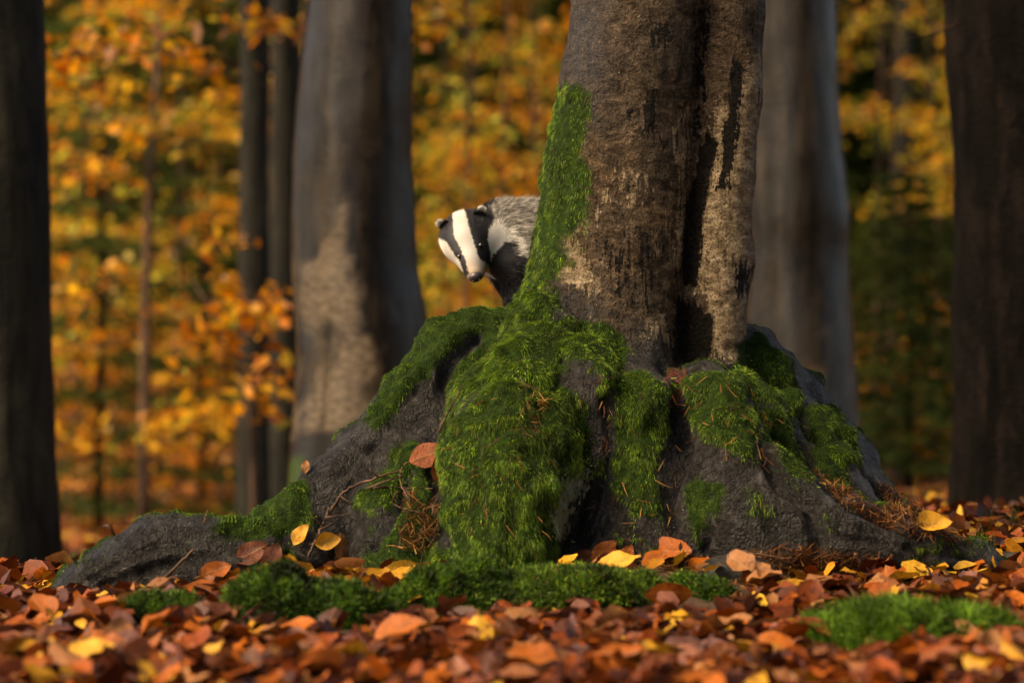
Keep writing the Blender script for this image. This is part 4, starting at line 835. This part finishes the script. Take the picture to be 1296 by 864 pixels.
def hero(px, py, colour, size, label, shape, spin=0, stand=0., b=None, up=.012):
    p, n = hit(px, py, b); z = Vector(n); z = (z*(1-stand)+Vector((0, -1, .25))*stand).normalized() if stand else z
    m3 = z.to_track_quat('Z', 'Y').to_matrix() @ Matrix.Rotation(math.radians(spin), 3, 'Z')
    o = obj('fallen_leaf', lmesh(colour, shape)); o.matrix_world = Matrix.Translation(Vector(p)+Vector(n)*up) @ m3.to_4x4() @ Matrix.Scale(size, 4); tag(o, label, 'leaf', None); return o
for h_ in [(533, 593, 'orange', .1, 'upright orange leaf stuck in the moss beside the crossed twigs', 3, 20, .75, None, .06), (538, 607, 'rust', .09, 'rust leaf hanging below the upright orange leaf by the crossed twigs', 6, 80, .8, None, .05),
    (384, 678, 'yellow', .06, 'small yellow leaf leaning on the foot of the long root', 1, 60, .5), (410, 686, 'yellow', .07, 'yellow-green leaf flat at the foot of the long root', 2, 10, .3), (428, 690, 'tan', .07, 'pale tan leaf above the two-lobed moss cushion', 4, 100, .4), (432, 705, 'tan', .075, 'pale tan leaf resting against the two-lobed moss cushion', 5, 30, .5),
    (494, 722, 'tan', .08, 'pale tan leaf tucked beside the dark moss cushion', 7, 40, .4), (508, 716, 'yellow', .075, 'yellow leaf overlapping a tan one beside the dark moss cushion', 8, 20, .4), (598, 752, 'yellow', .07, 'yellow leaf leaning on the brown curled bark piece', 9, 25, .45), (728, 756, 'yellow', .1, 'long yellow leaf lying on the low flat moss mat', 10, 15, .3),
    (852, 702, 'orange', .11, 'large orange leaf leaning against the grey buttress foot', 11, 0, .5), (768, 698, 'orange', .075, 'orange leaf in the row under the dark root hollow, topmost', 12, 40, .4), (745, 706, 'rust', .075, 'rust leaf in the row under the dark root hollow, beside the lichen', 13, 0, .4), (795, 706, 'orange', .07, 'small orange leaf in the row under the dark root hollow, beside the large one', 14, 70, .4),
    (1155, 619, 'orange', .05, 'small orange leaf standing on the crest of the needle bank', 15, 80, .8, None, .02), (1243, 672, 'tan', .085, 'tan leaf folded over another on the needle bank', 0, 30, .4), (1252, 682, 'orange', .085, 'orange leaf beneath the folded tan leaf on the needle bank', 3, 70, .4), (1178, 669, 'yellow', .1, 'long yellow leaf behind the thick grey root', 2, 5, .3),
    (1268, 722, 'tan', .1, 'broad pale leaf by the end of the thick grey root', 5, 10, .35), (1105, 712, 'tan', .07, 'tan leaf leaning on the thick grey root beside a short twig', 4, 20, .6), (1080, 722, 'rust', .085, 'rust leaf under the short twig by the thick grey root', 6, 50, .4), (1062, 729, 'yellow', .08, 'narrow yellow leaf on the brown needles', 9, 0, .2),
    (318, 702, 'rust', .09, 'upright rust leaf against the underside of the long root', 11, 30, .7), (272, 722, 'orange', .08, 'orange leaf beside a yellow one below the long root', 12, 20, .5), (390, 594, 'tan', .035, 'tiny tan leaf on the ridge of the long root', 1, 90, .8, None, .012), (20, 800, 'orange', .1, 'big orange-brown leaf standing on edge away from the roots', 10, 70, .7), (1296, 676, 'orange', .09, 'orange leaf in the grass below the scaly trunk', 8, 40, .5),
    (340, 704, 'pink', .08, 'pinkish leaf beside the upright rust leaf under the long root', 13, 60, .5), (300, 735, 'tan', .1, 'broad pale tan leaf spread below the long root', 14, 20, .4), (1020, 735, 'tan', .06, 'small tan leaf on the brown needles', 15, 120, .2)]: hero(*h_)
# three leaves clinging to the dead branch of the scaly trunk
for (a_, b_, s_) in ((1131, 70, .07), (1189, 80, .06), (1108, 52, .06)):
    o = obj('leaf', lmesh('orange', 3), br); o.matrix_world = Matrix.Translation(P(a_, b_, 9.62)) @ Matrix.Rotation(1.3, 4, 'X') @ Matrix.Rotation(1.4+a_, 4, 'Z') @ Matrix.Scale(s_, 4)
    st_ = P(a_, b_, 9.62); j = int(np.argmin(np.abs(tw[:, 0]-st_[0]))); v, f = tube(np.array([tw[j], (tw[j]+st_)/2, st_])-off, np.array((.0012, .001, .001)), 4); obj('leaf_stalk', mesh('leaf_stalk', v, f, M_TWIG), br)
# far litter, sunlit ground beyond the tree
fr = np.random.default_rng(5); nF = 9000; fy = 9.8+26*fr.random(nF)**1.3; fxx = (fr.random(nF)*2-1)*(.6+.2*fy); fz = ground_z(fxx, fy)+.02
v, f = leaf_quads(np.stack([fxx, fy, fz], 1), unit(np.array((0, 0, 1.))+fr.normal(size=(nF, 3))*.4), .09+.05*fr.random(nF), 6); c = np.array(PAL['orange']+PAL['tan']+PAL['rust']+PAL['yellow'])[fr.integers(0, 12, nF)]
tag(obj('leaf_litter', mesh('leaf_litter', v, f, M_LITTER, np.repeat(c, 4, 0)), kind='stuff'), 'sunlit leaf litter on the forest floor beyond the trunks', 'leaves')

# ------------------------------------------------------------------ twigs, needles, grass
def twig(pp, r0_, label, up=.008, forks=(), col=None):
    pts_ = []
    for (a_, b_) in pp: p, n = hit(a_, b_); pts_.append(p+n*up+np.array((0, -.006, .002)))
    n_ = 6*len(pp); path = smooth_path(pts_, n_); path += RNG.normal(size=path.shape)*r0_*.25; b0 = path[0].copy()
    prt = [tube(path-b0, np.linspace(r0_, r0_*.45, n_), 6, rough=.15)]
    for t_, dx, dz in forks:
        s_ = path[int(t_*(n_-1))]; prt.append(tube(smooth_path([s_, s_+np.array((dx*.5, -.01, dz*.4)), s_+np.array((dx, -.015, dz))], 6)-b0, np.linspace(r0_*.6, r0_*.25, 6), 5))
    v, f = join(prt); return tag(obj('twig', mesh('twig', v, f, M_TWIG), loc=b0), label, 'twig')
twig([(405, 655), (440, 628), (480, 612), (508, 600)], .0045, 'long dark forked twig arching over the mossy toe to the crossed twigs', .02, [(.3, .03, -.02), (.7, -.02, .02)])
twig([(480, 622), (515, 623), (558, 618)], .0035, 'straight ochre twig pointing at the upright orange leaf', .022)
twig([(506, 600), (514, 618), (525, 638)], .003, 'short purplish twig crossing the ochre twig', .03)
twig([(496, 626), (512, 640), (533, 651)], .0028, 'curved yellow-brown twig hanging below the ochre twig', .025)
twig([(470, 622), (490, 615), (510, 608)], .003, 'thin brown twig lying along the crossed twigs', .018)
twig([(566, 557), (578, 530), (594, 500)], .0032, 'thin bare twig leaning in the groove beside the green buttress', .03)
twig([(392, 700), (400, 672), (412, 645)], .004, 'dark twig stub with tangled offshoots beside the yellow leaves', .02, [(.5, .05, .03), (.6, -.03, .03), (.8, .06, .01)])
twig([(192, 745), (215, 728), (246, 697)], .006, 'reddish-brown stick leaning on the long root', .012)
twig([(400, 790), (440, 770), (500, 752), (512, 742)], .006, 'dark stick lying before the two-lobed moss cushion', .012, [(.5, .04, -.03)])
twig([(486, 808), (488, 785), (500, 762)], .0045, 'bent dark twig standing before the dark moss cushion', .014, [(.6, .03, .02)])
twig([(640, 775), (690, 768), (750, 745), (798, 732)], .006, 'long grey stick lying across the low flat moss mat', .012)
twig([(1078, 697), (1092, 710), (1115, 726)], .0055, 'short twig with a broken pale end by the thick grey root', .02)
twig([(938, 696), (975, 705), (1010, 716)], .003, 'thin curved twig beside the dark rounded stone', .012)
twig([(262, 670), (266, 655)], .003, 'short upright stalk on the crest of the long root', .02)
twig([(1210, 655), (1250, 660), (1296, 672)], .003, 'thin bleached twig in the grass below the scaly trunk', .02)
twig([(460, 850), (490, 830), (520, 812)], .008, 'pale stick half buried in the leaf carpet', .03)
twig([(150, 690), (140, 680), (127, 673)], .004, 'curved straw-coloured stalk behind the tip of the long root', .03)
# curled bark piece
pb, nb_ = hit(620, 765); a_ = np.linspace(-1.3, 1.3, 9); rows = []
for t_ in np.linspace(-1, 1, 10): rows.append(np.stack([np.full(9, t_*.075), np.sin(a_)*.02*(1+.2*math.sin(t_*5)), np.cos(a_)*.018+.006*math.sin(t_*4)], 1))
v = np.vstack(rows); v = v+.003*fbm(v*60, 2, 4)[:, None]; i = (np.arange(9)[:, None]*9+np.arange(8)[None]).ravel(); q = np.stack([i, i+1, i+10, i+9], 1); v2 = np.vstack([v, v-np.array((0, 0, .005))])
o = obj('bark_piece', mesh('bark_piece', v2, np.vstack([q, q[:, ::-1]+len(v)]), M_TWIG)); o.location = pb+np.array((0, 0, .01)); o.rotation_euler = (.1, -.12, .2); tag(o, 'curled strip of grey-brown bark lying before the dark moss cushion', 'bark')

NC = np.array([(.15, .05, .012), (.10, .034, .01), (.24, .11, .03), (.05, .022, .01)])
def needles(regions, label, seed, lmin, lmax, lift=.004):
    r = random.Random(seed); R_, D_ = [], []
    for poly, n in regions:
        xs, ys = [a for a, b in poly], [b for a, b in poly]; c_ = 0
        while c_ < n:
            a, b = r.uniform(min(xs), max(xs)), r.uniform(min(ys), max(ys))
            if inpoly(np.array([a]), np.array([b]), poly, 1)[0] < .5: c_ += .3; continue
            p, nn = hit(a, b); d = np.array([r.gauss(0, 1) for _ in range(3)]); d = d-nn*(d@nn)*.8; R_.append(p+nn*(lift+r.random()*.006)); D_.append(d+nn*.1); c_ += 1
    R_, D_ = np.array(R_), np.array(D_); n = len(R_); q = np.random.default_rng(seed)
    v, f, c = blades(R_-unit(D_)*.015, D_, lmin+(lmax-lmin)*q.random(n), .0016+.0012*q.random(n), NC[q.integers(0, 4, n)]*(.6+.7*q.random((n, 1))), seed=seed)
    tag(obj('needle_litter', mesh('needle_litter', v, f, M_NEEDLE), kind='stuff'), label, 'needles').data.update() if False else None
    return tag(obj('needle_litter', mesh('needle_litter', v, f, M_NEEDLE, c), kind='stuff'), label, 'needles')
for o_ in [o for o in bpy.data.objects if o.name.startswith('needle_litter')]: bpy.data.objects.remove(o_)
needles([([(930, 700), (1010, 690), (1130, 705), (1110, 735), (1000, 760), (900, 765)], 1500), ([(760, 700), (930, 705), (930, 750), (800, 765)], 600), ([(570, 730), (700, 720), (700, 770), (580, 770)], 300)], 'orange-brown spruce needles strewn on the soil before the grey buttress', 3, .02, .045)
needles([([(1030, 590), (1100, 640), (1210, 650), (1230, 690), (1120, 670), (1040, 620)], 1300), ([(1110, 610), (1215, 650), (1200, 680), (1130, 650)], 1200)], 'bank of dry spruce needles behind the thick grey root', 4, .02, .05)
needles([([(860, 480), (960, 490), (1010, 560), (1020, 610), (960, 600), (880, 560)], 90), ([(740, 460), (850, 500), (860, 690), (750, 680)], 60), ([(520, 620), (560, 640), (540, 700), (500, 700)], 260), ([(560, 480), (700, 480), (700, 680), (570, 690)], 40), ([(655, 495), (690, 500), (680, 560), (650, 550)], 60)], 'single dry needles caught in the moss of the roots', 5, .02, .05, .014)
def grass(polys, n, label, seed, L0, L1):
    r = random.Random(seed); R_ = []
    for _ in range(n):
        cx, cy, sx_, sy_ = r.choice(polys); p, nn = hit(r.gauss(cx, sx_), r.gauss(cy, sy_)); R_.append(p)
    R_ = np.array(R_); q = np.random.default_rng(seed); m2 = len(R_); d = np.array((0, 0, 1.))+q.normal(size=(m2, 3))*.45; sg = q.normal(size=(m2, 3))*.25+np.array((0, 0, -.15))
    v, f, c = blades(R_-np.array((0, 0, .004)), d, L0+(L1-L0)*q.random(m2)**2, .0016+.001*q.random(m2), greens(R_, seed, .1, (.15, .3, .3, .15, .08, .02)), sag=sg, seed=seed)
    tag(obj('grass', mesh('grass', v, f, M_STRAND, c), kind='stuff'), label, 'grass')
grass([(1265, 680, 16, 8), (1285, 675, 12, 8), (1220, 650, 25, 6), (1180, 640, 20, 8)], 700, 'thin grass and moss tufts at the foot of the scaly trunk', 7, .02, .12)
grass([(1130, 770, 60, 12), (1085, 780, 25, 8)], 260, 'fine grass blades growing from the lone bright moss tuft', 8, .03, .07)
grass([(95, 712, 14, 5), (300, 660, 20, 6)], 200, 'short green blades behind the long root', 9, .015, .05)
0 and print('TRIS', sum(len(o.data.loop_triangles) or sum(len(p.vertices)-2 for p in o.data.polygons) for o in bpy.data.objects if o.type == 'MESH' and o.data.users >= 1) if False else '')
